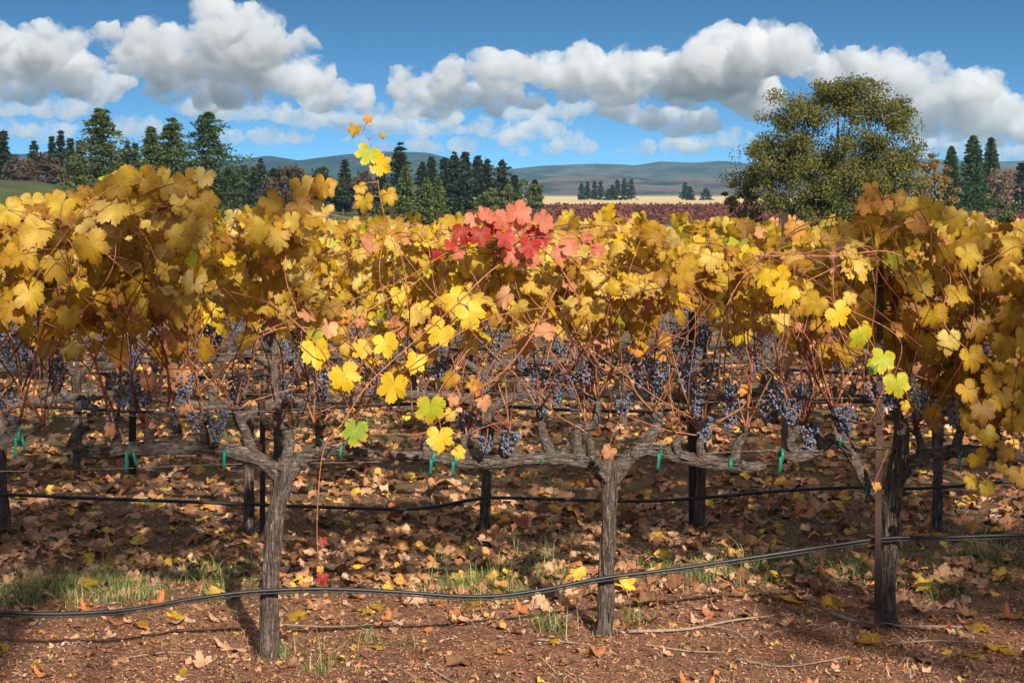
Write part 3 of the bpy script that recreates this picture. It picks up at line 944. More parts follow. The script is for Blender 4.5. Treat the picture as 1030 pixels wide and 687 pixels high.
# two unseen trees added behind the camera to shade the ends of the row
SHADE = [(2.6, -6.6, 11.7, 2.7, 'unseen tall tree added behind the camera, shading one end of the row', 0.70), (8.0, -6.6, 12.4, 4.2, 'unseen broad tree added behind the camera, shading the other end of the row', 0.55)]
for i, (x, y, h, w, lb, lw) in enumerate(SHADE):
    gs = np.random.default_rng(60 + i)
    off = -2.2 if i == 0 else 2.0              # crown set beside the trunk, keeping the trunk's own shadow out of view
    cr = [np.array([-off, 0, h * (lw + 1) / 2]) + unit(gs, 1)[0] * gs.uniform(.3, 1) ** .6 * np.array([w / 2, w / 2, h * (1 - lw) / 2]) for _ in range(58)]
    broadleaf(lb, x + off, y, h, w, F_OLIVE, 200 + i, name='added_shade_tree', leaves=(9, 20)[i], leaf=(0.11, 0.15)[i], low=lw, clump_r=0.14, crown=cr)

# ------------------------------------------------------------------ the vineyard
def rowY(px):
    """Distance of the front row's line where the sight line of column px meets it."""
    return 6.74 / (1 - 0.16 * (px - 515.0) / F)


def rp(px, py, dy=0.0):
    return at(px, py, rowY(px) + dy)


def prm(px):                       # metres per photo pixel on the front row
    return rowY(px) / F


TOP = np.array([(-250, 205), (0, 206), (30, 200), (62, 203), (85, 190), (105, 172), (130, 160), (158, 164), (172, 186), (186, 174), (205, 170), (222, 186), (240, 208), (262, 196), (285, 180), (318, 173), (345, 186), (362, 208), (390, 212), (420, 207), (450, 216), (480, 224), (520, 216), (560, 208), (600, 205), (640, 212), (680, 222), (720, 228), (770, 240), (800, 234), (835, 238), (862, 205), (885, 196), (905, 204), (930, 210), (965, 205), (985, 222), (1040, 228), (1300, 222)], float)
BOT = np.array([(-250, 330), (0, 318), (60, 326), (110, 330), (150, 318), (200, 332), (250, 328), (300, 326), (350, 338), (400, 340), (440, 335), (480, 325), (540, 318), (600, 312), (700, 312), (780, 326), (840, 322), (870, 345), (905, 372), (950, 392), (980, 440), (1030, 450), (1300, 440)], float)


def top_y(px): return np.interp(px, TOP[:, 0], TOP[:, 1])
def bot_y(px): return np.interp(px, BOT[:, 0], BOT[:, 1])


def cluster_mesh(seed, L=0.17, n=64):
    import bmesh
    g = np.random.default_rng(seed)
    bm = bmesh.new(); bmesh.ops.create_icosphere(bm, subdivisions=2, radius=1.0)
    SV = np.array([v.co[:] for v in bm.verts]); ST = np.array([[v.index for v in f.verts] for f in bm.faces]); bm.free()
    pts = []
    tries = 0
    while len(pts) < n and tries < 6000:
        tries += 1
        t = g.uniform(0, 1)
        rad = 0.052 * (1 - t) ** 0.55 * (1.0 if t > 0.12 else 0.7) + 0.006
        if g.uniform() < 0.3 and t < 0.35: rad *= 1.25
        a = g.uniform(0, 6.28); q = rad * g.uniform(0.35, 1) ** 0.5
        p = np.array([q * math.cos(a), q * math.sin(a), -t * L - 0.015])
        if all(np.sum((p - o) ** 2) > 0.0112 ** 2 for o in pts):
            pts.append(p)
    mb = MB()
    for p in pts:
        r = g.uniform(0.0058, 0.0088)
        mb.add(p + SV * r, T=ST, mi=0)
    tube(mb, [(0, 0, 0.03), (0.004, 0, 0), (0, 0, -L * 0.6), (0, 0, -L * .95)], [0.0022, 0.0025, 0.002, 0.001], 5, mi=1)
    return mb.mesh('grape_cluster', [GRAPE, CANE])


CLUSTERS = [cluster_mesh(s, L, n) for s, L, n in ((1, 0.17, 100), (2, 0.14, 78), (3, 0.20, 112), (4, 0.11, 52), (5, 0.16, 86))]


def link(name, me, parent, loc=(0, 0, 0), rz=0.0, sc=1.0):
    o = bpy.data.objects.new(name, me)
    COL.objects.link(o)
    o.parent = parent
    o.location = loc
    o.rotation_euler = (0, 0, rz)
    o.scale = (sc, sc, sc)
    return o


def pick(px, py, g):
    u = g.uniform()
    low = py > bot_y(px) - 25
    if low and u < 0.10: return iDRY
    u = g.uniform()
    if px < 215:
        tab = ((iGOLD, .70), (iPALE, .22), (iBRIGHT, .02), (iORANGE, .03), (iLIME, .015), (iDRY, .015))
    elif px < 640:
        tab = ((iPALE, .55), (iGOLD, .26), (iBRIGHT, .12), (iORANGE, .03), (iLIME, .02), (iDRY, .02))
    else:
        tab = ((iGOLD, .72), (iPALE, .16), (iORANGE, .05), (iBRIGHT, .025), (iLIME, .025), (iDRY, .02))
    for k, p in tab:
        if u < p: return k
        u -= p
    return iGOLD


def leaf_pose(g):
    n = np.array([0.12 + g.normal(0, 0.58), -0.72 + g.normal(0, 0.46), 0.42 + g.normal(0, 0.50)])
    tip = np.array([g.normal(0, 0.55), -0.25 + g.normal(0, .2), -0.9 + g.normal(0, 0.35)])
    return n, tip


def grow(g, p, d, nstep, step, zt, wander=0.14, sag=0.05):
    P = [p.copy()]
    d = d / np.linalg.norm(d)
    for k in range(nstep):
        d = d + g.normal(0, wander, 3) * np.array([1, 0.6, 0.5])
        z = P[-1][2]
        pull = 0.02 + sag * max(0.0, (z - (zt - 0.28)) / 0.28) ** 1.0 * 4
        d[2] -= pull
        d /= np.linalg.norm(d)
        P.append(P[-1] + d * step)
    return np.array(P)


def strips(mb, PR, g, n):
    """Shaggy strips of peeling bark along a limb (PR: points with radius)."""
    for _ in range(n):
        i = g.integers(1, len(PR) - 8); m_ = g.integers(4, 8)
        seg = PR[i:i + m_, :3]; r = PR[i:i + m_, 3]
        T = seg[-1] - seg[0]; T /= np.linalg.norm(T) + 1e-9
        o = unit(g, 1)[0]; o -= T * o.dot(T); o /= np.linalg.norm(o); o[1] = -abs(o[1])
        sd = np.cross(T, o)
        k = len(seg)
        off = r * 1.08 + np.linspace(0, 1, k) ** 2 * g.uniform(.0, .008) * (1 if g.uniform() < .5 else 0) + .002
        w = g.uniform(.0015, .0045) * np.sin(np.linspace(.35, 2.9, k))
        c = seg + o * off[:, None] + sd * np.linspace(0, g.normal(0, .006), k)[:, None]
        V = np.stack([c - sd * w[:, None], c + sd * w[:, None]], 1).reshape(-1, 3)
        mb.add(V, Q=[(2 * q, 2 * q + 1, 2 * q + 3, 2 * q + 2) for q in range(k - 1)])


def front_vine(label, trunk, arms, spurs, seed, shoots_per=3, bare=2, sap=None):
    g = np.random.default_rng(seed)
    bx, by = trunk[0][:2]
    base = rp(bx, by); base[2] = gz(base[0], base[1])
    root = thing('grapevine', label, 'grapevine', base, 'vines of the front row')
    mb = MB()
    P = [rp(t[0], t[1], t[3] if len(t) > 3 else 0) for t in trunk]
    rr = [t[2] * 0.72 * prm(t[0]) for t in trunk]
    P[0][2] = base[2] + 0.005
    P = [P[0] - np.array([0, 0, .06])] + P; rr = [rr[0] * 1.25] + rr
    tube(mb, P, rr, 40, gnarl=0.27, seed=seed * 2.3, ridges=1, n=120)
    strips(mb, catmull(np.hstack([np.array(P), np.array(rr)[:, None]]), 60), g, 70)
    mb.build('trunk', BARK, root, base)
    tips = []
    for a in arms:
        mb = MB()
        P = [rp(t[0], t[1], t[3] if len(t) > 3 else 0) for t in a]
        tube(mb, P, [t[2] * 0.76 * prm(t[0]) * g.uniform(.9, 1.12) for t in a], 22, gnarl=0.38, seed=seed + a[0][0], ridges=1, n=12 * len(a))
        for s in spurs:
            if min(x[0] for x in a) - 4 <= s[0][0] <= max(x[0] for x in a) + 4 and s[-1] == arms.index(a):
                pts = s[:-1]
                SP = [rp(t[0], t[1], g.normal(0, .02)) for t in pts]
                tube(mb, SP, [t[2] * 0.74 * prm(t[0]) for t in pts], 14, gnarl=0.42, seed=seed + pts[0][0] * 1.7, ridges=1, n=10 * len(pts))
                e = SP[-1]
                tips.append(e)
                for _ in range(2):      # pruning stubs
                    q = SP[-2] + (e - SP[-2]) * g.uniform(0.2, 0.9)
                    dd = unit(g, 1)[0] * np.array([1, .6, .6]) + np.array([0, 0, .5])
                    tube(mb, [q, q + dd * 0.022, q + dd * 0.04], [0.011, 0.010, 0.008], 8, gnarl=0.2, seed=q[0])
        strips(mb, catmull(np.hstack([np.array(P), np.array([t[2] * .76 * prm(t[0]) for t in a])[:, None]]), 60), g, 40)
        for _ in range(5):          # knots and scars of old cuts
            j = g.integers(len(P) - 1); q = P[j] + (P[j + 1] - P[j]) * g.uniform()
            dd = unit(g, 1)[0] * np.array([.4, 1, 1]); rk = a[j][2] * .76 * prm(a[j][0])
            tube(mb, [q, q + dd * rk * .8, q + dd * rk * 1.5], [rk * .8, rk * .7, rk * .35], 10, gnarl=.4, seed=q[0] * 9, n=8)
        c = mb.build('cordon', CORDON, root, base)
        KIDS.setdefault('arm', []).append(c)
    for e in tips:
        for k in range(shoots_per):
            d = np.array([g.normal(0, 0.42), g.normal(-0.10, 0.22), 1.0])
            px, _ = topx(e)
            zt = EYE - (top_y(px + d[0] * 120) - HOR) / F * (rowY(px) - .1) + g.normal(-0.03, 0.06)
            P = grow(g, e - np.array([0, 0, 0.012]), d, g.integers(15, 24), 0.062, zt)
            make_shoot(root, base, P, g, 0.0042, leafy=True)
        for k in range(bare):
            d = np.array([g.normal(0, 0.9), g.normal(-0.15, 0.3), 0.75])
            P = grow(g, e - np.array([0, 0, 0.012]), d, g.integers(6, 13), 0.05, 1.6, wander=0.22)
            make_shoot(root, base, P, g, 0.0028, leafy=False)
    return root, base


def make_shoot(root, base, P, g, r, leafy):
    for i in range(5, len(P)):          # topped where it would stand clear of the row
        px_, py_ = topx(P[i])
        if py_ < top_y(px_) + 3:
            P = P[:i]
            break
    m = len(P)
    rad = np.linspace(r, r * 0.35, m)
    mb = MB()
    tube(mb, P, rad, 6, n=m * 2)
    lf = MB()
    count = 0
    if leafy:
        for k in range(2, m * 2):
            t = k / (m * 2.0) * (m - 1)
            i = min(int(t), m - 2)
            p = P[i] + (P[i + 1] - P[i]) * (t - i)
            px, py = topx(p)
            if py > bot_y(px) + g.normal(-8, 27) or g.uniform() < .10:
                continue
            for rep in range(2 if g.uniform() < 0.5 else 1):
                a = g.uniform(0, 6.28)
                pd = np.array([math.cos(a), 0.7 * math.sin(a) - 0.35, g.uniform(-0.2, 0.6)])
                pd /= np.linalg.norm(pd)
                q = p + pd * g.uniform(0.04, 0.10)
                qx, qy = topx(q)
                size = g.uniform(0.030, 0.070) * (1.15 if (qx < 230 or qx > 800) else 1.0)
                if 866 < qx < 904 and qy > 258 and q[1] < rowY(qx) - .02: continue
                if qy < top_y(qx) + g.normal(8, 15) or (440 < qx < 600 and qy < 262 and q[1] < rowY(qx) - .3) or q[1] < 5.3:
                    continue
                n, tip = leaf_pose(g)
                tube(mb, [p, (p + q) / 2 + np.array([0, 0, .008]), q], [0.0016, 0.0013, 0.001], 4)
                put_leaf(lf, HI[g.integers(7)], q, n, tip, size, g, pick(qx, qy, g))
                count += 1
    s = mb.build('shoot', CANE if g.uniform() < 0.6 else CANEDARK, root, base)
    if count:
        lf.build('leaves', LEAVES, s, base)
    return s


def traced_shoot(vine, pts, leaves, r=0.004, seed=0, m=None, curl=1.0):
    """A cane followed by eye: (px, py, depth towards the camera), and its leaves (px, py, width in px, material, depth)."""
    root, base = vine
    g = np.random.default_rng(seed + 900)
    P = np.array([rp(p[0], p[1], -p[2]) for p in pts])
    n = max(12, len(P) * 8)
    mb = MB()
    PP = catmull(P, n)
    tube(mb, PP, np.linspace(r, r * .45, n), 7, gnarl=0.06, seed=seed)
    for k in range(3, n - 1, 4):     # nodes
        tube(mb, [PP[k] - (PP[k + 1] - PP[k]) * .25, PP[k], PP[k] + (PP[k + 1] - PP[k]) * .25], [r * .6, r * 1.25 * (1 - .5 * k / n), r * .5], 6)
    lf = MB()
    for l in leaves:
        px, py, w, mi = l[:4]
        dy = l[4] if len(l) > 4 else 0.3
        Y = rowY(px) - dy
        w = w if w < 30 else 30 + (w - 30) * .5
        size = w / 1.8 / F * Y
        n_, tip = np.array([g.normal(.12, .2), -0.9, g.normal(0.3, .2)]), np.array([g.normal(0, .45), -.15, -1])
        if len(l) > 5: tip = np.array([math.sin(R(l[5])), -.1, -math.cos(R(l[5]))])
        c = at(px, py, Y)
        t_ = tip / np.linalg.norm(tip)
        o = c - t_ * size * 0.22
        put_leaf(lf, HI[g.integers(7)], o, n_, tip, size, g, mi, curl)
        j = np.argmin(np.linalg.norm(PP - o, axis=1))
        if np.linalg.norm(PP[j] - o) < 0.35:
            tube(mb, [PP[j], (PP[j] + o) / 2 + np.array([0, 0, .01]), o], [0.0018, 0.0015, 0.0012], 5)
    s = mb.build('shoot', m or CANE, root, base)
    if leaves:
        lf.build('leaves', LEAVES, s, base)
    return s


VA = front_vine('gnarled vine left of centre, its leaning trunk forked and one arm curling at the tip',
    [(270, 657, 15), (271, 620, 12.5), (273, 570, 11.5), (277, 520, 11.5), (283, 492, 13), (286, 474, 14), (288, 462, 10)],
    [[(286, 482, 11), (262, 464, 10), (232, 453, 9), (200, 450, 8.5), (172, 450, 9), (135, 452, 8), (104, 455, 8), (84, 453, 7.5), (75, 444, 7), (81, 434, 6), (90, 430, 4)],
     [(287, 482, 10), (300, 466, 9), (320, 455, 8), (345, 453, 7), (376, 457, 5)]],
    [((118, 453, 8), (116, 440, 7.5), (112, 431, 6), (120, 423, 4), 0), ((150, 450, 7), (150, 440, 7), (146, 432, 5), 0), ((174, 450, 8), (178, 437, 7), (177, 424, 5), (169, 411, 3.5), 0),
     ((208, 449, 7), (207, 437, 6.5), (203, 424, 4), 0), ((255, 460, 9), (250, 442, 8), (241, 422, 6), (236, 410, 4), 0), ((284, 474, 10), (292, 446, 7), (288, 432, 6), (281, 424, 4), 0),
     ((322, 455, 7), (322, 442, 6), (318, 428, 4), 1), ((352, 453, 6), (350, 440, 6), (354, 424, 4), 1)], 21)
VB = front_vine('gnarled vine in the middle, upright trunk with wide twisted arms and a tall double spur',
    [(607, 640, 13), (609, 612, 10.5), (611, 560, 10), (613, 510, 10.5), (613, 482, 12), (612, 470, 12), (611, 462, 8)],
    [[(613, 482, 10), (600, 468, 9), (580, 462, 9), (560, 460, 8.5), (540, 461, 8), (515, 463, 8.5), (490, 465, 8), (462, 463, 7.5), (430, 459, 7), (392, 458, 5)],
     [(614, 482, 10), (626, 468, 10), (640, 456, 9.5), (656, 453, 9), (680, 458, 8), (705, 463, 7.5), (730, 467, 7.5), (752, 470, 7), (770, 468, 5)]],
    [((556, 460, 8), (549, 443, 6), (544, 424, 4.5), (541, 412, 3.5), 0), ((584, 462, 8), (580, 440, 8.5), (584, 430, 8), (597, 427, 6), (601, 412, 5), (600, 400, 4), 0), ((597, 466, 7), (594, 446, 6), (592, 434, 5), 0),
     ((505, 463, 7), (507, 448, 6), (512, 436, 4), 0), ((470, 463, 7), (466, 448, 5), (470, 436, 4), 0), ((430, 459, 6), (428, 445, 5), (434, 430, 4), 0),
     ((640, 456, 10), (652, 441, 8), (661, 427, 7), (657, 413, 5), 1), ((682, 457, 7), (680, 447, 6), (684, 438, 4), 1), ((707, 462, 7), (704, 447, 6), (708, 436, 4), 1), ((738, 467, 8), (741, 450, 8), (748, 438, 5), (750, 430, 3.5), 1)], 22)
VC = front_vine('thick forked vine beside the rusty post, one dark upright limb and a bent left arm',
    [(892, 628, 17), (891, 606, 12.5), (893, 560, 12), (896, 520, 12.5), (899, 495, 13), (903, 470, 13), (907, 440, 11), (905, 418, 8), (906, 408, 5)],
    [[(895, 512, 9), (881, 496, 8.5), (868, 482, 8), (859, 463, 8), (850, 446, 8.5), (838, 440, 8), (822, 450, 8), (803, 459, 8), (784, 456, 5)],
     [(902, 484, 10), (916, 467, 9), (940, 457, 8), (970, 454, 8), (1000, 458, 7), (1045, 462, 5)]],
    [((853, 450, 8), (846, 430, 6.5), (838, 416, 4), 0), ((826, 448, 8), (818, 434, 7), (810, 424, 4), 0), ((803, 458, 8), (794, 446, 7), (800, 434, 6), (806, 428, 4), 0),
     ((925, 462, 7), (926, 446, 6), (921, 430, 4), 1), ((960, 455, 7), (963, 440, 6), (967, 428, 4), 1), ((1000, 458, 7), (1004, 442, 6), (1000, 428, 4), 1), ((1030, 461, 6), (1036, 446, 5), (1034, 432, 4), 1)], 23, shoots_per=4)
VD = front_vine('vine at the left edge, only its green tied arm and leaves in view',
    [(-92, 668, 14), (-92, 630, 12), (-88, 560, 11), (-82, 500, 12), (-80, 484, 13), (-79, 474, 9)],
    [[(-80, 492, 10), (-64, 472, 9), (-40, 458, 8.5), (-12, 450, 8.5), (6, 444, 9), (24, 436, 5)],
     [(-81, 492, 10), (-100, 476, 9), (-130, 468, 8), (-180, 466, 6)]],
    [((-50, 464, 7), (-48, 446, 6), (-52, 430, 4), 0), ((-20, 452, 7), (-16, 436, 6), (-18, 424, 4), 0), ((6, 444, 8), (14, 430, 6), (22, 420, 4), 0), ((22, 438, 5), (34, 432, 4.5), (44, 424, 4), 0), ((-120, 470, 7), (-118, 450, 6), (-122, 436, 4), 1)], 24, shoots_per=4)
VE = front_vine('vine at the right edge, its trunk out of view and its leafy canes hanging in',
    [(1168, 616, 14), (1168, 590, 12), (1166, 540, 11), (1164, 490, 12), (1163, 474, 13), (1163, 464, 9)],
    [[(1163, 480, 10), (1148, 466, 9), (1120, 460, 8), (1090, 459, 7), (1062, 462, 5)], [(1164, 480, 10), (1180, 466, 8), (1220, 462, 6)]],
    [((1130, 461, 7), (1128, 446, 6), (1132, 430, 4), 0), ((1095, 459, 7), (1092, 444, 6), (1096, 430, 4), 0), ((1068, 461, 6), (1064, 446, 6), (1070, 432, 4), 0), ((1200, 464, 6), (1204, 446, 6), (1200, 430, 4), 1)], 25)

# canes and sprays that stand out
traced_shoot(VA, [(199, 390, .05), (182, 340, .2), (157, 300, .32), (115, 263, .4), (85, 235, .45)], [], 0.006, 1)
traced_shoot(VA, [(160, 395, .1), (122, 363, .3), (87, 345, .4), (45, 324, .45)], [], 0.005, 2)
traced_shoot(VA, [(196, 398, .1), (241, 356, .3), (265, 337, .36), (297, 329, .4), (349, 338, .4), (385, 352, .4)], [], 0.005, 3)
traced_shoot(VA, [(170, 410, 0), (168, 370, .2), (150, 330, .35), (70, 290, .45), (20, 262, .5)], [], 0.005, 4, CANEDARK)
traced_shoot(VA, [(205, 426, 0), (188, 340, .2), (200, 290, .35), (225, 250, .45), (240, 210, .5)], [(122, 186, 56, iGOLD, .5, 30), (112, 212, 50, iPALE, .5, -40), (150, 185, 36, iGOLD, .5), (140, 205, 44, iGOLD, .45)], 0.004, 5, CANEDARK)
traced_shoot(VA, [(118, 424, 0), (125, 330, .3), (145, 280, .45), (140, 232, .5), (128, 195, .5)], [(190, 185, 40, iGOLD, .5), (206, 206, 48, iGOLD, .5, 40), (185, 205, 34, iPALE, .5), (205, 180, 26, iPALE, .5), (196, 232, 36, iPALE, .5)], 0.004, 6, CANEDARK)
traced_shoot(VD, [(20, 422, 0), (40, 350, .3), (70, 290, .5), (60, 225, .6)], [(92, 250, 58, iGOLD, .6, 20), (35, 235, 56, iPALE, .55, -30), (20, 262, 60, iGOLD, .55), (58, 270, 48, iPALE, .5), (14, 312, 56, iGOLD, .5), (30, 300, 50, iGOLD, .55, 10), (70, 320, 30, iGOLD, .5), (60, 208, 40, iGOLD, .55), (10, 215, 44, iGOLD, .5)], 0.0045, 7, CANEDARK)
traced_shoot(VA, [(320, 428, 0), (300, 330, .2), (300, 250, .3), (305, 200, .35)], [(305, 192, 40, iGOLD, .4), (325, 190, 34, iGOLD, .4), (275, 205, 36, iGOLD, .4), (300, 218, 44, iPALE, .4), (262, 222, 34, iPALE, .35), (322, 215, 30, iPALE, .4)], 0.004, 8, CANEDARK)
# the hanging yellow spray in the centre
traced_shoot(VB, [(602, 400, .05), (590, 320, .3), (545, 250, .42), (500, 268, .48), (455, 310, .5), (415, 345, .5), (370, 387, .5), (345, 425, .5), (326, 451, .48), (320, 500, .45), (319, 545, .42), (323, 572, .4)],
             [(318, 357, 44, iBRIGHT, .5, 10), (347, 380, 38, iBRIGHT, .52, 20), (388, 348, 31, iBRIGHT, .5), (363, 352, 24, iBRIGHT, .46), (395, 391, 42, iBRIGHT, .54, -8), (417, 366, 27, iBRIGHT, .5), (441, 335, 37, iBRIGHT, .5, -40), (475, 318, 36, iBRIGHT, .5, 30), (458, 302, 32, iBRIGHT, .48), (357, 435, 33, iGREEN, .5), (420, 318, 30, iPALE, .45), (350, 352, 24, iGOLD, .4), (424, 345, 20, iGOLD, .42),
              (325, 545, 11, iRED, .43), (324, 582, 15, iRED, .42), (322, 573, 10, iORANGE, .42)], 0.0042, 9)
traced_shoot(VB, [(470, 436, 0), (480, 380, .2), (475, 350, .35), (455, 375, .45), (440, 400, .5), (445, 440, .5)],
             [(433, 413, 39, iLIME, .52, 0), (442, 442, 30, iBRIGHT, .53, 0), (462, 456, 17, iBRIGHT, .5), (452, 418, 16, iGOLD, .46), (452, 382, 22, iGOLD, .4)], 0.003, 10)
traced_shoot(VB, [(430, 432, 0), (470, 400, .25), (505, 375, .35), (530, 345, .4), (545, 318, .42), (560, 290, .42)], [], 0.0055, 11)
# red patch
traced_shoot(VB, [(512, 436, 0), (520, 350, .15), (505, 290, .25), (500, 250, .32), (520, 225, .36)],
             [(490, 216, 26, iPINK, 0.54, 160), (521, 212, 34, iPINK, 0.56, 170), (549, 222, 27, iPINK, 0.56, 120), (466, 234, 26, iRED, 0.52), (484, 238, 26, iRED, 0.56), (509, 242, 26, iRED, 0.56), (532, 250, 26, iRED, 0.56), (454, 247, 18, iRED, 0.54), (545, 240, 24, iRED, 0.52), (575, 247, 24, iPINK, 0.54, 100), (525, 228, 24, iPINK, 0.52), (497, 228, 24, iRED, 0.50), (515, 256, 24, iPINK, 0.52), (460, 255, 16, iPINK, 0.50), (590, 240, 16, iPINK, 0.49), (538, 235, 22, iRED, 0.49), (476, 222, 20, iPINK, 0.52), (440, 256, 16, iRED, 0.52), (600, 252, 18, iPINK, 0.5), (562, 256, 22, iPINK, 0.52), (505, 222, 24, iPINK, 0.55), (536, 262, 20, iPINK, 0.5)], 0.004, 12, CANEDARK)
# lone shoot standing above the row
traced_shoot(VA, [(354, 424, 0), (390, 330, .1), (396, 270, .16), (388, 225, .2), (381, 190, .2), (379, 170, .2), (374, 148, .2), (366, 132, .2)],
             [(357, 132, 17, iGOLD, .2), (370, 120, 12, iORANGE, .2), (385, 137, 8, iGOLD, .2), (369, 157, 27, iLIME, .22, -20), (384, 167, 25, iBRIGHT, .22, 60), (363, 190, 16, iGOLD, .2), (391, 198, 22, iGOLD, .2), (366, 205, 26, iGOLD, .2)], 0.003, 13)
# bright green and yellow hanging spray beside the post
traced_shoot(VC, [(838, 416, .02), (822, 345, .3), (826, 300, .5), (850, 310, .56), (872, 338, .57), (890, 368, .57), (905, 395, .57)],
             [(845, 317, 30, iBRIGHT, .60), (855, 300, 18, iPALE, .58), (868, 341, 30, iLIME, .60), (872, 332, 20, iBRIGHT, .42), (888, 363, 34, iLIME, .60), (903, 388, 32, iLIME, .60, 10), (878, 370, 20, iGREEN, .43), (898, 262, 25, iLIME, .4), (911, 408, 14, iGOLD, .42)], 0.003, 14)
traced_shoot(VC, [(838, 416, .02), (815, 370, .25), (790, 318, .36), (775, 275, .42), (785, 245, .45), (810, 226, .45), (850, 217, .45), (885, 217, .45), (915, 230, .45), (932, 252, .45), (940, 275, .45)], [(800, 232, 26, iORANGE, .4), (784, 322, 28, iPALE, .42), (835, 240, 26, iGOLD, .4)], 0.005, 15, CANEDARK)
traced_shoot(VC, [(906, 408, 0), (925, 330, .3), (905, 270, .45), (895, 225, .5), (885, 195, .5)], [(878, 192, 22, iORANGE, .5), (888, 205, 26, iORANGE, .5), (870, 208, 22, iORANGE, .5), (905, 200, 20, iGOLD, .5), (925, 225, 28, iORANGE, .5), (918, 208, 22, iGOLD, .5), (935, 212, 34, iGOLD, .5), (960, 222, 36, iGOLD, .5)], 0.004, 16, CANEDARK)
traced_shoot(VC, [(921, 430, 0), (955, 340, .3), (965, 300, .45), (945, 250, .52), (925, 210, .52)], [(965, 300, 40, iGOLD, .5), (1000, 280, 42, iGOLD, .5), (940, 320, 36, iGOLD, .5), (985, 330, 38, iGOLD, .5), (1015, 320, 40, iGOLD, .5), (955, 345, 34, iPALE, .5), (1010, 350, 40, iGOLD, .5), (925, 290, 36, iGOLD, .5), (975, 260, 38, iGOLD, .5), (1020, 250, 40, iGOLD, .5)], 0.005, 17, CANEDARK)
traced_shoot(VC, [(967, 428, 0), (985, 340, .4), (1000, 330, .55), (990, 370, .6), (985, 410, .6), (988, 450, .6), (985, 485, .6)],
             [(978, 362, 34, iGOLD, .6), (995, 385, 36, iGOLD, .62), (975, 395, 30, iGOLD, .6), (988, 415, 34, iGOLD, .62), (975, 430, 24, iGOLD, .6), (995, 440, 28, iGOLD, .62), (985, 462, 26, iGOLD, .62), (978, 485, 20, iGOLD, .6), (993, 492, 22, iGOLD, .6), (1000, 405, 28, iGOLD, .6)], 0.003, 18, CANEDARK)
traced_shoot(VE, [(1070, 432, 0), (1060, 350, .4), (1035, 340, .55), (1022, 380, .6), (1018, 430, .6), (1025, 470, .6)],
             [(1020, 380, 34, iGOLD, .6), (1010, 400, 26, iGOLD, .6), (1020, 425, 30, iGOLD, .6), (1012, 455, 26, iGOLD, .6), (1026, 480, 28, iGOLD, .6), (1030, 345, 40, iGOLD, .6), (1030, 405, 30, iGOLD, .6), (1008, 470, 20, iGOLD, .6)], 0.003, 19, CANEDARK)
# bare fruit canes, mostly ruddy, crossing in front of the dark rows behind
bare = [(VB, [(600, 400, 0), (590, 375, .1), (578, 330, .2), (572, 290, .25)]), (VB, [(592, 434, 0), (575, 385, .15), (548, 345, .25), (520, 310, .3)]), (VB, [(600, 402, .02), (615, 370, .1), (612, 330, .2), (606, 290, .25)]),
        (VB, [(657, 414, 0), (640, 395, .1), (622, 355, .2), (605, 310, .25)]), (VB, [(657, 414, 0), (672, 385, .1), (690, 340, .2), (715, 305, .3)]), (VB, [(708, 437, 0), (690, 400, .1), (672, 340, .2), (660, 290, .3)]),
        (VB, [(750, 431, 0), (742, 395, .1), (755, 365, .2), (760, 350, .2)]), (VB, [(750, 431, 0), (770, 390, .1), (790, 350, .2), (800, 290, .3)]), (VB, [(722, 425, .1), (750, 405, .15), (757, 370, .2), (755, 355, .2)]),
        (VC, [(806, 428, 0), (788, 390, .1), (778, 350, .2), (770, 300, .25)]), (VC, [(838, 416, 0), (848, 380, .15), (840, 350, .2), (830, 325, .25)]), (VC, [(838, 416, 0), (872, 425, .15), (885, 400, .2), (890, 390, .2)]),
        (VA, [(169, 411, 0), (180, 380, .1), (200, 340, .2), (215, 310, .25)]), (VA, [(203, 424, 0), (198, 380, .1), (190, 350, .2), (205, 300, .25)]), (VA, [(236, 410, 0), (210, 370, .1), (195, 330, .2), (200, 300, .2)]), (VA, [(236, 410, 0), (250, 380, .1), (235, 340, .2), (225, 300, .2)]),
        (VB, [(541, 412, 0), (520, 370, .1), (515, 330, .2), (520, 280, .25)]), (VB, [(512, 436, 0), (508, 380, .1), (504, 330, .2), (530, 290, .25)]), (VA, [(112, 425, 0), (100, 380, .1), (90, 340, .2), (60, 300, .3)]), (VB, [(541, 412, 0), (556, 370, .1), (575, 340, .2), (600, 320, .25)]),
        (VC, [(810, 424, 0), (812, 380, .1), (808, 340, .2), (818, 300, .25)]), (VC, [(806, 428, 0), (822, 400, .1), (815, 350, .2), (795, 320, .25)])]
for i, (v, pts) in enumerate(bare):
    traced_shoot(v, pts, [], 0.0036 if i % 3 else 0.0046, 40 + i)
gc = np.random.default_rng(314)
for i in range(76):
    x0 = gc.uniform(-10, 1040); y0 = gc.uniform(330, 400)
    v = (VA if x0 < 400 else VB if x0 < 770 else VC)
    dx = gc.normal(0, 70); hgt = gc.uniform(90, 190)
    dz = gc.uniform(.3, .62)
    b_ = gc.normal(0, 25)
    pts = [(x0 - dx * .3, y0 + 30, .1), (x0, y0, dz * .6), (x0 + dx * .45 + b_, y0 - hgt * .45, dz), (x0 + dx, y0 - hgt * .85, dz), (x0 + dx * 1.7, y0 - hgt * (1.0 if i % 3 else .8), dz)]
    pts = [(a_, max(b2, float(top_y(a_)) + 20), c_) for a_, b2, c_ in pts]
    traced_shoot(v, pts, [], gc.uniform(.0022, .0042), 120 + i, CANE if i % 3 else CANEDARK)
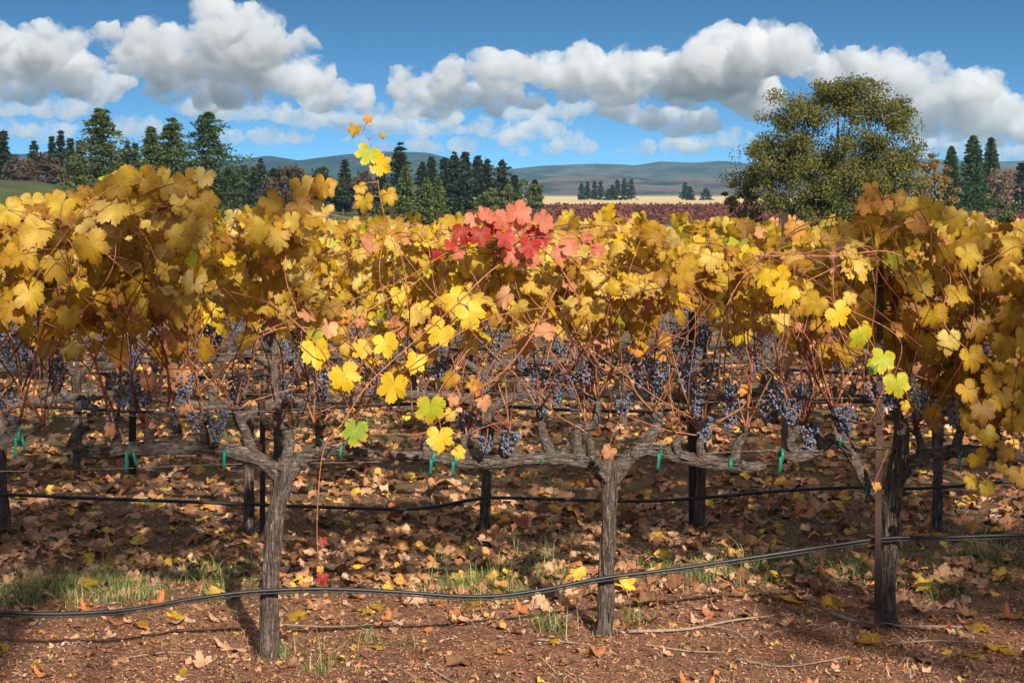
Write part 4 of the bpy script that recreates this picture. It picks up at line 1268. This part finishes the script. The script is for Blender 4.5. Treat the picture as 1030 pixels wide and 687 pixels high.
# withered leaves left hanging in the fruit zone
dry = {0: [(178, 346, 24), (150, 384, 20), (166, 338, 16), (122, 362, 20), (186, 412, 14), (112, 432, 16)], 1: [(478, 392, 18), (486, 405, 20), (456, 402, 16), (668, 345, 16), (612, 455, 16), (545, 300, 20), (690, 300, 18), (640, 300, 14)], 2: [(745, 393, 14), (795, 362, 16), (912, 415, 12), (880, 490, 12), (800, 330, 16)]}
for k, v in enumerate((VA, VB, VC)):
    for j, (px, py, w) in enumerate(dry[k]):
        traced_shoot(v, [(px + 14, py - 40, .05), (px + 6, py - 20, .15), (px, py - 6, .2)], [(px, py, w, iDRY if j % 3 else iORANGE, .2)], 0.0018, 70 + 10 * k + j, curl=2.6)
traced_shoot(VB, [(620, 300, .1), (660, 330, .2), (700, 345, .2)], [(625, 290, 32, iBRIGHT, .35), (650, 285, 34, iPALE, .35), (715, 262, 30, iPALE, .35)], 0.003, 99)

# grapes of the front row
gr = {0: [(4, 388, 2, VD), (58, 362, 0, VA), (122, 372, 4, VA), (133, 378, 0, VA), (145, 384, 1, VA), (187, 372, 1, VA), (240, 374, 0, VA), (197, 412, 3, VA), (219, 410, 1, VA), (291, 374, 4, VA), (30, 352, 1, VD), (272, 312, 4, VA), (322, 372, 1, VA), (90, 395, 3, VA), (212, 322, 0, VA), (303, 318, 0, VA)],
      1: [(451, 356, 0, VB), (482, 378, 4, VB), (471, 412, 1, VB), (490, 436, 3, VB), (513, 430, 3, VB), (546, 362, 4, VB), (558, 370, 0, VB), (572, 366, 2, VB), (590, 360, 3, VB), (625, 394, 3, VB), (648, 352, 0, VB), (662, 372, 4, VB), (668, 362, 1, VB), (686, 362, 0, VB), (700, 382, 4, VB), (716, 362, 1, VB), (707, 415, 1, VB), (737, 402, 4, VB), (735, 384, 1, VB), (440, 360, 3, VB), (533, 368, 1, VB), (372, 366, 1, VA), (606, 350, 4, VB), (546, 395, 3, VB)],
      2: [(778, 380, 0, VC), (809, 380, 2, VC), (813, 425, 1, VC), (802, 395, 4, VC), (855, 408, 0, VC), (847, 405, 3, VC), (876, 382, 4, VC), (896, 388, 1, VC), (790, 400, 1, VC), (769, 396, 1, VC), (760, 350, 4, VC), (925, 385, 0, VC), (960, 400, 4, VC), (945, 380, 1, VC), (820, 352, 1, VC), (1012, 395, 0, VC)]}
g = np.random.default_rng(77)
for k in gr:
    for (px, py, kind, v) in gr[k]:
        p = rp(px, py, g.uniform(-0.12, 0.08))
        o = link('grape_cluster', CLUSTERS[kind], v[0], tuple(p - v[1]), g.uniform(0, 6.28), g.uniform(0.68, 0.92))
        o.rotation_euler = (g.normal(0, .12), g.normal(0, .12), g.uniform(0, 6.28))

# green ties
def tie(px, py, arm_i, tail=0, w=5, rad=7.0):
    root_arm = KIDS['arm'][arm_i]
    base = np.array(root_arm.parent.location)
    s = prm(px)
    mb = MB()
    c = rp(px, py)
    n = 14
    V = []
    for k in range(n + 1):
        a = k / n * 2 * math.pi
        for e in (-.5, .5):
            V.append(c + np.array([e * w * 0.62 * s + math.sin(a) * .002, math.cos(a) * rad * s, math.sin(a) * rad * s]))
    Q = [(2 * k, 2 * k + 1, 2 * k + 3, 2 * k + 2) for k in range(n)]
    mb.add(V, Q=Q)
    for j in range(tail):
        x0 = (-2 + 6 * j) * s
        L = (13 + 6 * (1 - j) - (5 if tail == 1 else 0)) * s
        pts = [c + np.array([x0, -rad * s * 1.02, 0]), c + np.array([x0 + s * 2 * j, -rad * s - .006, -L * .5]), c + np.array([x0 + s * (5 * j - 1), -rad * s * .9, -L - rad * s * .4])]
        PP = catmull(np.array(pts), 6)
        V = []
        for p in PP:
            V += [p + np.array([-1.5 * s, 0, 0]), p + np.array([1.5 * s, .003, 0])]
        mb.add(V, Q=[(2 * k, 2 * k + 1, 2 * k + 3, 2 * k + 2) for k in range(5)])
    o = mb.build('tie_ribbon', TIE, root_arm, base)
    sm = o.modifiers.new('thick', 'SOLIDIFY'); sm.thickness = 0.0006


for a in ((131, 452, 0, 2), (229, 453, 0, 1), (91, 454, 0, 0), (343, 454, 1, 0), (436, 460, 2, 1), (458, 462, 2, 1), (545, 461, 2, 0), (664, 455, 3, 1), (734, 467, 3, 0), (786, 458, 4, 1), (844, 443, 4, 0), (872, 487, 4, 1), (20, 438, 6, 2), (965, 455, 5, 1)):
    tie(*a)

# ------------------------------------------------------------------ rows behind: one vine of each build, then copies
def line(k):
    """Row k's line: distance at x = 0 and its slope."""
    return (6.74, 0.16) if k == 1 else (8.88 + 2.12 * (k - 2), 0.04)


def generic_vine(seed, leafn):
    g = np.random.default_rng(seed)
    spec = []
    mb = MB()
    lean = g.normal(0, .05)
    tube(mb, [(0, 0, -.05), (0.0, 0, 0.02), (lean * .4, .01, .3), (lean, 0, .58), (lean * 1.1, 0, .70)], [.042, .034, .028, .030, .036], 14, gnarl=.32, seed=seed, ridges=1, n=34)
    spec.append(('trunk', mb.mesh('trunk', BARK), []))
    mb = MB()
    tips = []
    for sgn in (-1, 1):
        P = [(lean, 0, .66), (lean + sgn * .10, 0, .73)] + [(sgn * x, g.normal(0, .015), .755 + g.normal(0, .012)) for x in (.25, .4, .55, .68)]
        tube(mb, P, [.030, .027, .025, .024, .021, .014], 12, gnarl=.36, seed=seed + sgn, ridges=1, n=30)
        for x in (.2, .34, .48, .62):
            e = np.array([sgn * x + g.normal(0, .02), g.normal(0, .02), .86 + g.normal(0, .025)])
            tube(mb, [(sgn * x, 0, .755), ((sgn * x + e[0]) / 2 + g.normal(0, .02), 0, .81), e], [.022, .018, .011], 9, gnarl=.36, seed=x * 9 + seed, n=12)
            tips.append(e)
    spec.append(('cordon', mb.mesh('cordon', CORDON), []))
    for e in tips:
        for rep in range(2):
            d = np.array([g.normal(0, .4), g.normal(0, .28), 1.0])
            P = grow(g, e, d, g.integers(11, 17), .062, 1.66 + g.normal(0, .05))
            s = MB(); tube(s, P, np.linspace(.0042, .002, len(P)), 5)
            lf = MB()
            for k in range(leafn):
                t = g.uniform(0.25, 1) * (len(P) - 1)
                i = min(int(t), len(P) - 2)
                p = P[i] + (P[i + 1] - P[i]) * (t - i)
                if p[2] < 1.16 + g.normal(0, .07): continue
                a = g.uniform(0, 6.28)
                q = p + np.array([math.cos(a), math.sin(a), g.uniform(-.2, .4)]) * g.uniform(.03, .09)
                if q[2] > 1.74: q[2] = 1.74 - g.uniform(0, .14)
                n, tip = leaf_pose(g)
                u = g.uniform()
                mi = iGOLD if u < .6 else iPALE if u < .85 else iBRIGHT if u < .9 else iDRY if u < .96 else iLIME
                put_leaf(lf, MID[g.integers(4)] if leafn > 22 else LO[g.integers(4)], q, n, tip, g.uniform(.055, .095), g, mi)
            ch = [('leaves', lf.mesh('leaves', LEAVES), [])] if lf.n else []
            spec.append(('shoot', s.mesh('shoot', CANE), ch))
    for k in range(9):
        e = np.array([g.uniform(-.68, .68), g.normal(0, .07), g.uniform(.98, 1.16)])
        spec.append(('grape_cluster', CLUSTERS[g.integers(5)], [], tuple(e), g.uniform(0, 6.28), g.uniform(.7, .95)))
    return spec


def plant_vine(spec, x, y, rz, label, group):
    root = thing('grapevine', label, 'grapevine', (x, y, gz(x, y)), group)
    root.rotation_euler = (0, 0, rz)
    for s in spec:
        o = link(s[0], s[1], root, *(s[3:] if len(s) > 3 else ()))
        for c in s[2]:
            link(c[0], c[1], o)
    return root


GEN2 = [generic_vine(300 + i, 26) for i in range(3)]
GEN3 = [generic_vine(330 + i, 16) for i in range(3)]
g = np.random.default_rng(8)
ROW2 = [(-4.15, None), (-2.80, 'second row vine behind the arm at the left edge, trunk dark in shade'), (-1.46, 'second row vine whose trunk stands right behind the leaning left trunk'), (-0.15, 'second row vine whose slim trunk shows midway between the two sunny trunks'),
        (1.05, 'second row vine beside the dark post behind the middle vine'), (2.40, 'second row vine hidden behind the thick forked vine'), (3.7, None)]
for i, (x, lb) in enumerate(ROW2):
    y0, sl_ = line(2)
    plant_vine(GEN2[i % 3], x, y0 + sl_ * x, sl_ + (math.pi if i % 2 else 0), lb or 'second row vine beyond the edge of the view', 'vines of the second row')
for k in range(3, 8):
    y0, sl_ = line(k)
    half = y0 * 0.36 + .8
    x = -half + g.uniform(0, 1.3)
    while x < half:
        plant_vine(GEN3[g.integers(3)], x, y0 + sl_ * x, sl_ + (math.pi if g.uniform() < .5 else 0), 'shaded vine in the rows behind the second row', 'vines in the rows further back')
        x += 1.38 + g.normal(0, .05)

# ------------------------------------------------------------------ posts, wires, hoses
def steel_post(label, px, top, bot, Y, m, w=0.03, group='trellis posts'):
    a, b = at(px + (2 if Y < 8 else 0), top, Y), at(px - (2 if Y < 8 else 0), bot, Y)
    b[2] = gz(b[0], b[1])
    root = thing('metal_post', label, 'post', b, group)
    mb = MB()
    # an angle profile: two flanges and a fold
    L = a[2] - b[2]
    dx = a[0] - b[0]
    prof = [(-w / 2, 0), (w / 2, 0), (w / 2, .004), (.0035, .004), (.0035, w * .8), (-.0035, w * .8), (-.0035, .004), (-w / 2, .004)]
    V = [(p[0] + dx * t, p[1], -.1 + (L + .1) * t) for t in (0, 1) for p in prof]
    n = len(prof)
    mb.add(V, Q=[(k, (k + 1) % n, n + (k + 1) % n, n + k) for k in range(n)] + [(n + 0, n + 1, n + 2, n + 7), (n + 3, n + 4, n + 5, n + 6)])
    mb.build('stake', m, root, smooth_shade=False)
    for z in (.80, 1.02, 1.30, 1.5):
        if z < L - .02:
            c = MB()
            q = np.array([dx * z / L, -.004, z])
            tube(c, [q + np.array([-w * .8, .0, 0]), q + np.array([-w * .5, -.006, .004]), q + np.array([w * .5, -.006, .004]), q + np.array([w * .8, 0, 0])], .0025, 5)
            c.build('wire_clip', WIRE, root)
    return root


steel_post('tall rusty angle post standing against the thick forked vine', 884, 268, 627, 6.74 / (1 - .16 * (884 - 515) / F) - .12, STEEL, 0.027)
steel_post('dark post of the second row behind the middle vine', 697, 308, 535, 8.93, STAKE, 0.048)
steel_post('thin dark stake behind the leaning left trunk', 264, 398, 530, 8.75, STAKE, 0.03)
for k, xs in ((3, (-2.6, 1.9)), (4, (-.6, 3.2)), (5, (-3.4, 1.2)), (6, (-1.3, 3.9))):
    for x in xs:
        y0, s_ = line(k); Y = y0 + s_ * x
        steel_post('dark trellis post in the rows behind the second row', 515 + x / Y * F, HOR + (EYE - 1.75) / Y * F, HOR + EYE / Y * F, Y, STAKE, 0.05, 'trellis posts of the rows further back')


def wire(label, k, z, r=0.0016, sag=0.0, dy=0.0):
    y0, s_ = line(k)
    half = y0 * .40 + 1.0
    xs = np.linspace(-half, half, 40)
    P = np.stack([xs, y0 + s_ * xs + dy, z + sag * np.sin(xs * 1.3 + k) + .004 * np.sin(xs * 5 + k)], 1)
    mb = MB(); tube(mb, P, r, 5)
    c = np.array([0, y0, z])
    o = mb.build('trellis_wire', WIRE, None, c)
    tag(o, label, 'wire', 'trellis wires')


wire('cordon wire that the front row arms are tied to', 1, .775, .0018)
wire('lowest catch wire of the front row, among the grapes', 1, .995, .0016, .004, -.03)
wire('middle catch wire of the front row, under the leaves', 1, 1.22, .0016, .004, .04)
wire('upper catch wire of the front row, inside the leaves', 1, 1.53, .0016, .004, -.04)
wire('cordon wire of the second row', 2, .775)
wire('lower catch wire of the second row', 2, 1.03, .0017)
wire('upper catch wire of the second row', 2, 1.30, .0017)
for k in (3, 4, 5):
    for z in (.775, 1.05, 1.3):
        wire('thin wire strung along the rows behind the second row', k, z)


def hose(label, P, r):
    mb = MB(); P = catmull(np.array(P), 120)
    tube(mb, P, r, 10)
    c = P.mean(0)
    tag(mb.build('drip_hose', HOSE, None, c), label, 'drip hose', 'drip hoses along the rows')


def trunk_front(px):
    return -0.075


H1 = [(-260, 612), (-120, 614), (0, 616), (60, 617), (130, 613), (200, 601), (262, 594), (330, 592), (400, 595), (455, 599), (500, 599), (550, 592), (607, 581), (680, 572), (760, 560), (840, 548), (893, 541), (960, 540), (1030, 538), (1150, 540), (1300, 545)]
hose('lower black drip hose sagging past the front row trunks', [rp(px, py, -.075) for px, py in H1], .0078)
hose('thin second black tube running along the lower drip hose', [rp(px, py + 3.2, -.072) for px, py in H1], .0034)
H2 = [(-150, 492), (0, 497), (90, 501), (200, 505), (300, 509), (400, 512), (440, 509), (488, 501), (560, 502), (640, 504), (700, 501), (780, 494), (860, 490), (930, 491), (1030, 484), (1150, 486)]
hose('upper black drip hose hung along the second row', [at(px, py, (8.88 - .08) / (1 - .04 * (px - 515) / F)) for px, py in H2], .0095)
for k in (3, 4, 5):
    y0, s_ = line(k)
    xs = np.linspace(-y0 * .38, y0 * .38, 16)
    hose('black drip hose along one of the shaded rows further back', [(x, y0 + s_ * x - .08, .42 + .03 * math.sin(x * 2.2 + k)) for x in xs], .012)

# ------------------------------------------------------------------ floor: fallen leaves, grass, mulch, twigs
def gY(py):
    return F * EYE / (py - HOR)


g = np.random.default_rng(99)
flat = {}
for nm, m in (('tan', TAN), ('rust', RUST), ('brown', BROWN), ('yellow', GOLD), ('bright', BRIGHT)):
    flat[nm] = []
    for v in range(4 if nm in ('tan', 'rust', 'brown') else 2):
        mb = MB()
        L = leaf_points(HI[v % 5], g, 1.7 if nm not in ('yellow', 'bright') else 1.2)
        L[:, 2] *= (-1 if g.uniform() < .6 else 1)
        L[:, 2] -= np.quantile(L[:, 2], .15)
        mb.add(L, T=HI[v % 5][1], uv=HI[v % 5][2])
        flat[nm].append(mb.mesh('fallen_leaf', m))


def drop(nm, x, y, size, label, group, rz=None):
    o = bpy.data.objects.new('fallen_leaf', flat[nm][g.integers(len(flat[nm]))])
    COL.objects.link(o)
    o.location = (x, y, gz(x, y) + .006)
    o.rotation_euler = (g.normal(0, .14), g.normal(0, .14), g.uniform(0, 6.28) if rz is None else rz)
    o.scale = (size, size, size)
    return tag(o, label, 'leaf', group)


heroes = [(335, 659, 'bright', 26, 'bright yellow folded leaf lying right of the leaning left trunk'), (179, 619, 'bright', 18, 'small yellow leaf just under the sagging drip hose on the left'), (381, 646, 'bright', 15, 'small pale yellow leaf on bare red mulch between the two sunny trunks'),
          (798, 603, 'yellow', 26, 'golden leaf on the mulch left of the rusty post, brighter of the pair'), (840, 608, 'yellow', 24, 'golden leaf right next to the foot of the rusty post'), (875, 650, 'yellow', 26, 'dull golden leaf in the shade in front of the rusty post'),
          (997, 654, 'bright', 30, 'large yellow leaf in the lower right corner'), (975, 664, 'yellow', 22, 'golden leaf touching the large yellow leaf in the lower right corner'), (4, 657, 'bright', 18, 'yellow leaf cut by the left edge of the view'),
          (237, 648, 'tan', 30, 'curled pale tan leaf lying left of the leaning trunk'), (460, 668, 'brown', 26, 'grey brown crumpled leaf on the bare mulch near the front'), (420, 684, 'bright', 12, 'tiny yellow leaf at the bottom edge of the view'), (675, 596, 'tan', 22, 'pale leaf propped against the middle of the drip hose'), (985, 636, 'yellow', 22, 'golden leaf in the shade above the large yellow corner leaf')]
for px, py, nm, w, lb in heroes:
    Y = gY(py)
    drop(nm, X(px, Y), Y, w / 1.6 / F * Y * 1.15, lb, None)

# patchy scatter: heaps of dry leaves, thicker away from the front row
cand = []
heaps = [(430, 578, .30, 26), (575, 590, .28, 24), (520, 600, .25, 14), (640, 575, .3, 12), (350, 600, .25, 10), (100, 560, .4, 14), (700, 580, .35, 14), (850, 580, .4, 14), (930, 560, .4, 12), (90, 590, .3, 9)]
for (px, py, s, n) in heaps:
    Y = gY(py)
    for _ in range(n):
        cand.append((X(px, Y) + g.normal(0, s), Y + g.normal(0, s * .8)))
while len(cand) < 11000:
    y = 5.3 + 16 * g.uniform() ** 1.0
    x = g.uniform(-1, 1) * (y * .345 + .6)
    d = 0.06 if y < 6.9 else 0.3 if y < 7.7 else 0.75
    if y < 6.3: d = .035
    d *= 0.45 + 1.1 * max(0, mnoise.noise((x * 1.1, y * 1.1, 3.3)) + .35)
    if g.uniform() < d:
        cand.append((x, y))
cand = [c for c in cand if abs(c[0]) < c[1] * .36 + .6]
cand.sort(key=lambda c: c[1])
single, rest = cand[:278], cand[278:]
LB = {'tan': ('pale tan dry vine leaf lying among the near litter', 'fallen tan leaves near the front row'), 'rust': ('rust orange dry vine leaf lying among the near litter', 'fallen rust leaves near the front row'),
      'brown': ('dark brown withered vine leaf lying among the near litter', 'fallen brown leaves near the front row'), 'yellow': ('golden vine leaf freshly fallen among the near dry litter', 'fallen golden leaves near the front row')}
for x, y in single:
    u = g.uniform()
    nm = 'tan' if u < .46 else 'rust' if u < .74 else 'brown' if u < .93 else 'yellow'
    drop(nm, x, y, g.uniform(.028, .060), *LB[nm])
mb = MB()
for x, y in rest:
    n = np.array([g.normal(0, .35), g.normal(-.12, .35), 1.0])
    t = np.array([g.normal(), g.normal(), 0.0])
    put_leaf(mb, LO[g.integers(4)] if y > 9 else MID[g.integers(4)], np.array([x, y, gz(x, y) + g.uniform(.004, .03)]), n, t, g.uniform(.028, .066), g, 0, 2.0)
for _ in range(2600):
    y = 5.3 + 2.6 * g.uniform(); x = g.uniform(-1, 1) * (y * .345 + .4)
    if mnoise.noise((x * 1.3, y * 1.3, 8.0)) + g.normal(0, .25) < -.05: continue
    put_leaf(mb, LO[g.integers(4)], np.array([x, y, gz(x, y) + g.uniform(.003, .012)]), np.array([g.normal(0, .5), g.normal(0, .5), 1.0]), np.array([g.normal(), g.normal(), 0.0]), g.uniform(.006, .026), g, 0, 2.6)
tag(mb.build('leaf_litter', LITTER), 'carpet of dry vine leaves between the rows', 'litter', kind='stuff')

# mulch: chips and crumbs of bark and leaf
m_chip, t_, b_, o_ = mat('mulch_chip')
c_ = ramp(t_, island(t_), [(0, (0.02, 0.012, 0.009)), (0.28, (0.10, 0.045, 0.028)), (0.45, (0.38, 0.165, 0.085)), (0.65, (0.50, 0.24, 0.13)), (0.82, (0.40, 0.27, 0.19)), (0.93, (0.55, 0.38, 0.27)), (1, (0.45, 0.09, 0.04))])
t_.links.new(c_, b_.inputs['Base Color']); b_.inputs['Roughness'].default_value = .9; b_.inputs['Specular IOR Level'].default_value = .12
n = 120000
y = 5.2 + 5.0 * g.uniform(0, 1, n) ** 1.5
x = g.uniform(-1, 1, n) * (y * .34 + .4)
C = np.stack([x, y, ground_z(x, y) + g.uniform(0, .012, n)], 1)
uu = g.normal(size=(n, 3)) * np.array([1, 1, .35]); uu /= np.linalg.norm(uu, axis=1)[:, None]
vv = np.cross(uu, np.array([0, 0, 1.0]) + g.normal(0, .45, (n, 3))); vv /= np.linalg.norm(vv, axis=1)[:, None]
sz = g.uniform(.002, .0095, n)[:, None] * (1 + 1.2 * (g.uniform(0, 1, n)[:, None] > .93))
mb = MB(); quads(mb, C, uu * sz, vv * sz * g.uniform(.3, .9, n)[:, None])
tag(mb.build('mulch', m_chip, smooth_shade=False), kind='stuff')

# straw and dead stems
m_str, t_, b_, o_ = mat('dry_straw')
c_ = ramp(t_, island(t_), [(0, (0.06, 0.032, 0.02)), (0.45, (0.24, 0.13, 0.075)), (0.8, (0.38, 0.26, 0.15)), (1, (0.54, 0.42, 0.27))])
t_.links.new(c_, b_.inputs['Base Color']); b_.inputs['Roughness'].default_value = .8
mb = MB()
for k in range(7000):
    y = 5.3 + 4.5 * g.uniform() ** 1.2; x = g.uniform(-1, 1) * (y * .34 + .4)
    L = g.uniform(.02, .13); a = g.uniform(0, 6.28); z = gz(x, y) + .008
    d = np.array([math.cos(a), math.sin(a), g.uniform(-.05, .25)]) * L
    s = np.array([-math.sin(a), math.cos(a), 0]) * g.uniform(.0008, .002)
    p = np.array([x, y, z]); mid_ = p + d * .5 + np.array([g.normal(0, .1), g.normal(0, .1), .12]) * L
    mb.add([p - s, p + s, mid_ + s, mid_ - s, p + d + s * .4, p + d - s * .4], Q=[(0, 1, 2, 3), (3, 2, 4, 5)])
tag(mb.build('straw', m_str), kind='stuff')

# grass tufts behind the front row and thinly elsewhere
m_gr, t_, b_, o_ = mat('grass_blade')
c_ = ramp(t_, island(t_), [(0, (0.06, 0.09, 0.018)), (0.5, (0.12, 0.19, 0.035)), (0.8, (0.22, 0.25, 0.07)), (1, (0.46, 0.36, 0.18))])
t_.links.new(c_, b_.inputs['Base Color']); b_.inputs['Roughness'].default_value = .6
tufts = [(20, 600, .22, 26), (60, 596, .2, 26), (100, 585, .2, 20), (215, 572, .12, 14), (130, 605, .15, 10), (228, 590, .1, 8), (490, 588, .16, 20), (530, 580, .18, 20), (480, 602, .1, 6), (690, 582, .12, 8), (750, 578, .15, 16), (800, 572, .2, 20), (860, 572, .12, 14), (960, 562, .14, 14), (1000, 560, .15, 16), (930, 590, .15, 8), (278, 655, .01, 4), (550, 634, .05, 4), (640, 628, .06, 3), (310, 672, .04, 2), (40, 420, .5, 26), (660, 400, .6, 40), (300, 430, .6, 40), (500, 470, .5, 14), (330, 640, .3, 3), (560, 560, .5, 10)]
mb = MB()
for (px, py, s, n) in tufts:
    Y = gY(py)
    for _ in range(int(n * 2.8)):
        cx, cy_ = X(px, Y) + g.normal(0, s), Y + g.normal(0, s * .8)
        H = g.uniform(.02, .09) * (1.9 if g.uniform() < .12 else 1) if s > .02 else g.uniform(.04, .08)
        for b_i in range(g.integers(9, 20)):
            bx, by = cx + g.normal(0, .03), cy_ + g.normal(0, .03)
            h = H * g.uniform(.3, 1.2); a = g.uniform(0, 6.28); ln = g.uniform(.2, 1.7) * h
            w = g.uniform(.0008, .0018); sx, sy = -math.sin(a) * w, math.cos(a) * w
            z = gz(bx, by) - .005
            dx, dy = math.cos(a) * ln, math.sin(a) * ln
            mb.add([(bx - sx, by - sy, z), (bx + sx, by + sy, z), (bx + dx * .35 + sx * .8, by + dy * .35 + sy * .8, z + h * .65), (bx + dx * .35 - sx * .8, by + dy * .35 - sy * .8, z + h * .65), (bx + dx, by + dy, z + h)],
                   T=[(3, 2, 4)], Q=[(0, 1, 2, 3)])
tag(mb.build('grass', m_gr), kind='stuff')

# pruned canes left on the ground
twigs = [([(632, 640), (690, 638), (740, 630), (800, 616)], .007, 'long pale pruned cane slanting on the mulch right of the middle trunk'), ([(835, 618), (860, 626), (900, 630), (968, 636)], .009, 'thick broken stick lying in front of the rusty post'),
         ([(648, 652), (690, 655), (725, 655)], .004, 'thin twig in the shade below the long pale cane'), ([(540, 650), (580, 652), (610, 658)], .004, 'short thin twig in front of the middle trunk'), ([(430, 670), (450, 681), (470, 690)], .005, 'dark short stick at the bottom edge beside a crumpled leaf'),
         ([(282, 622), (340, 625), (420, 624)], .003, 'straight thin twig lying behind the leaning left trunk'), ([(560, 628), (590, 619), (640, 606)], .004, 'crooked twig behind the foot of the middle trunk'), ([(120, 662), (170, 655), (215, 660)], .003, 'thin bent twig on the mulch left of the leaning trunk'),
         ([(740, 664), (790, 672), (850, 670)], .004, 'thin dark twig in the shade near the front'), ([(900, 655), (940, 648), (985, 652)], .003, 'thin twig between the yellow leaves in the lower right corner')]
for i, (pts, r, lb) in enumerate(twigs):
    P = []
    for px, py in pts:
        Y = gY(py); p = np.array([X(px, Y), Y, 0]); p[2] = gz(p[0], p[1]) + r + .004 + .01 * g.uniform()
        P.append(p)
    P = np.array(P); c = P[0].copy()
    mb = MB(); tube(mb, P, np.linspace(r, r * .45, len(P)), 7, gnarl=.15, seed=i, n=24)
    if i in (0, 1, 6):
        q = P[1] + (P[2] - P[1]) * .3
        tube(mb, [q, q + np.array([.09, -.06, .01]), q + np.array([.16, -.13, .0])], [r * .5, r * .4, r * .2], 6, n=8)
    tag(mb.build('fallen_twig', TWIG, None, c), lb, 'twig')
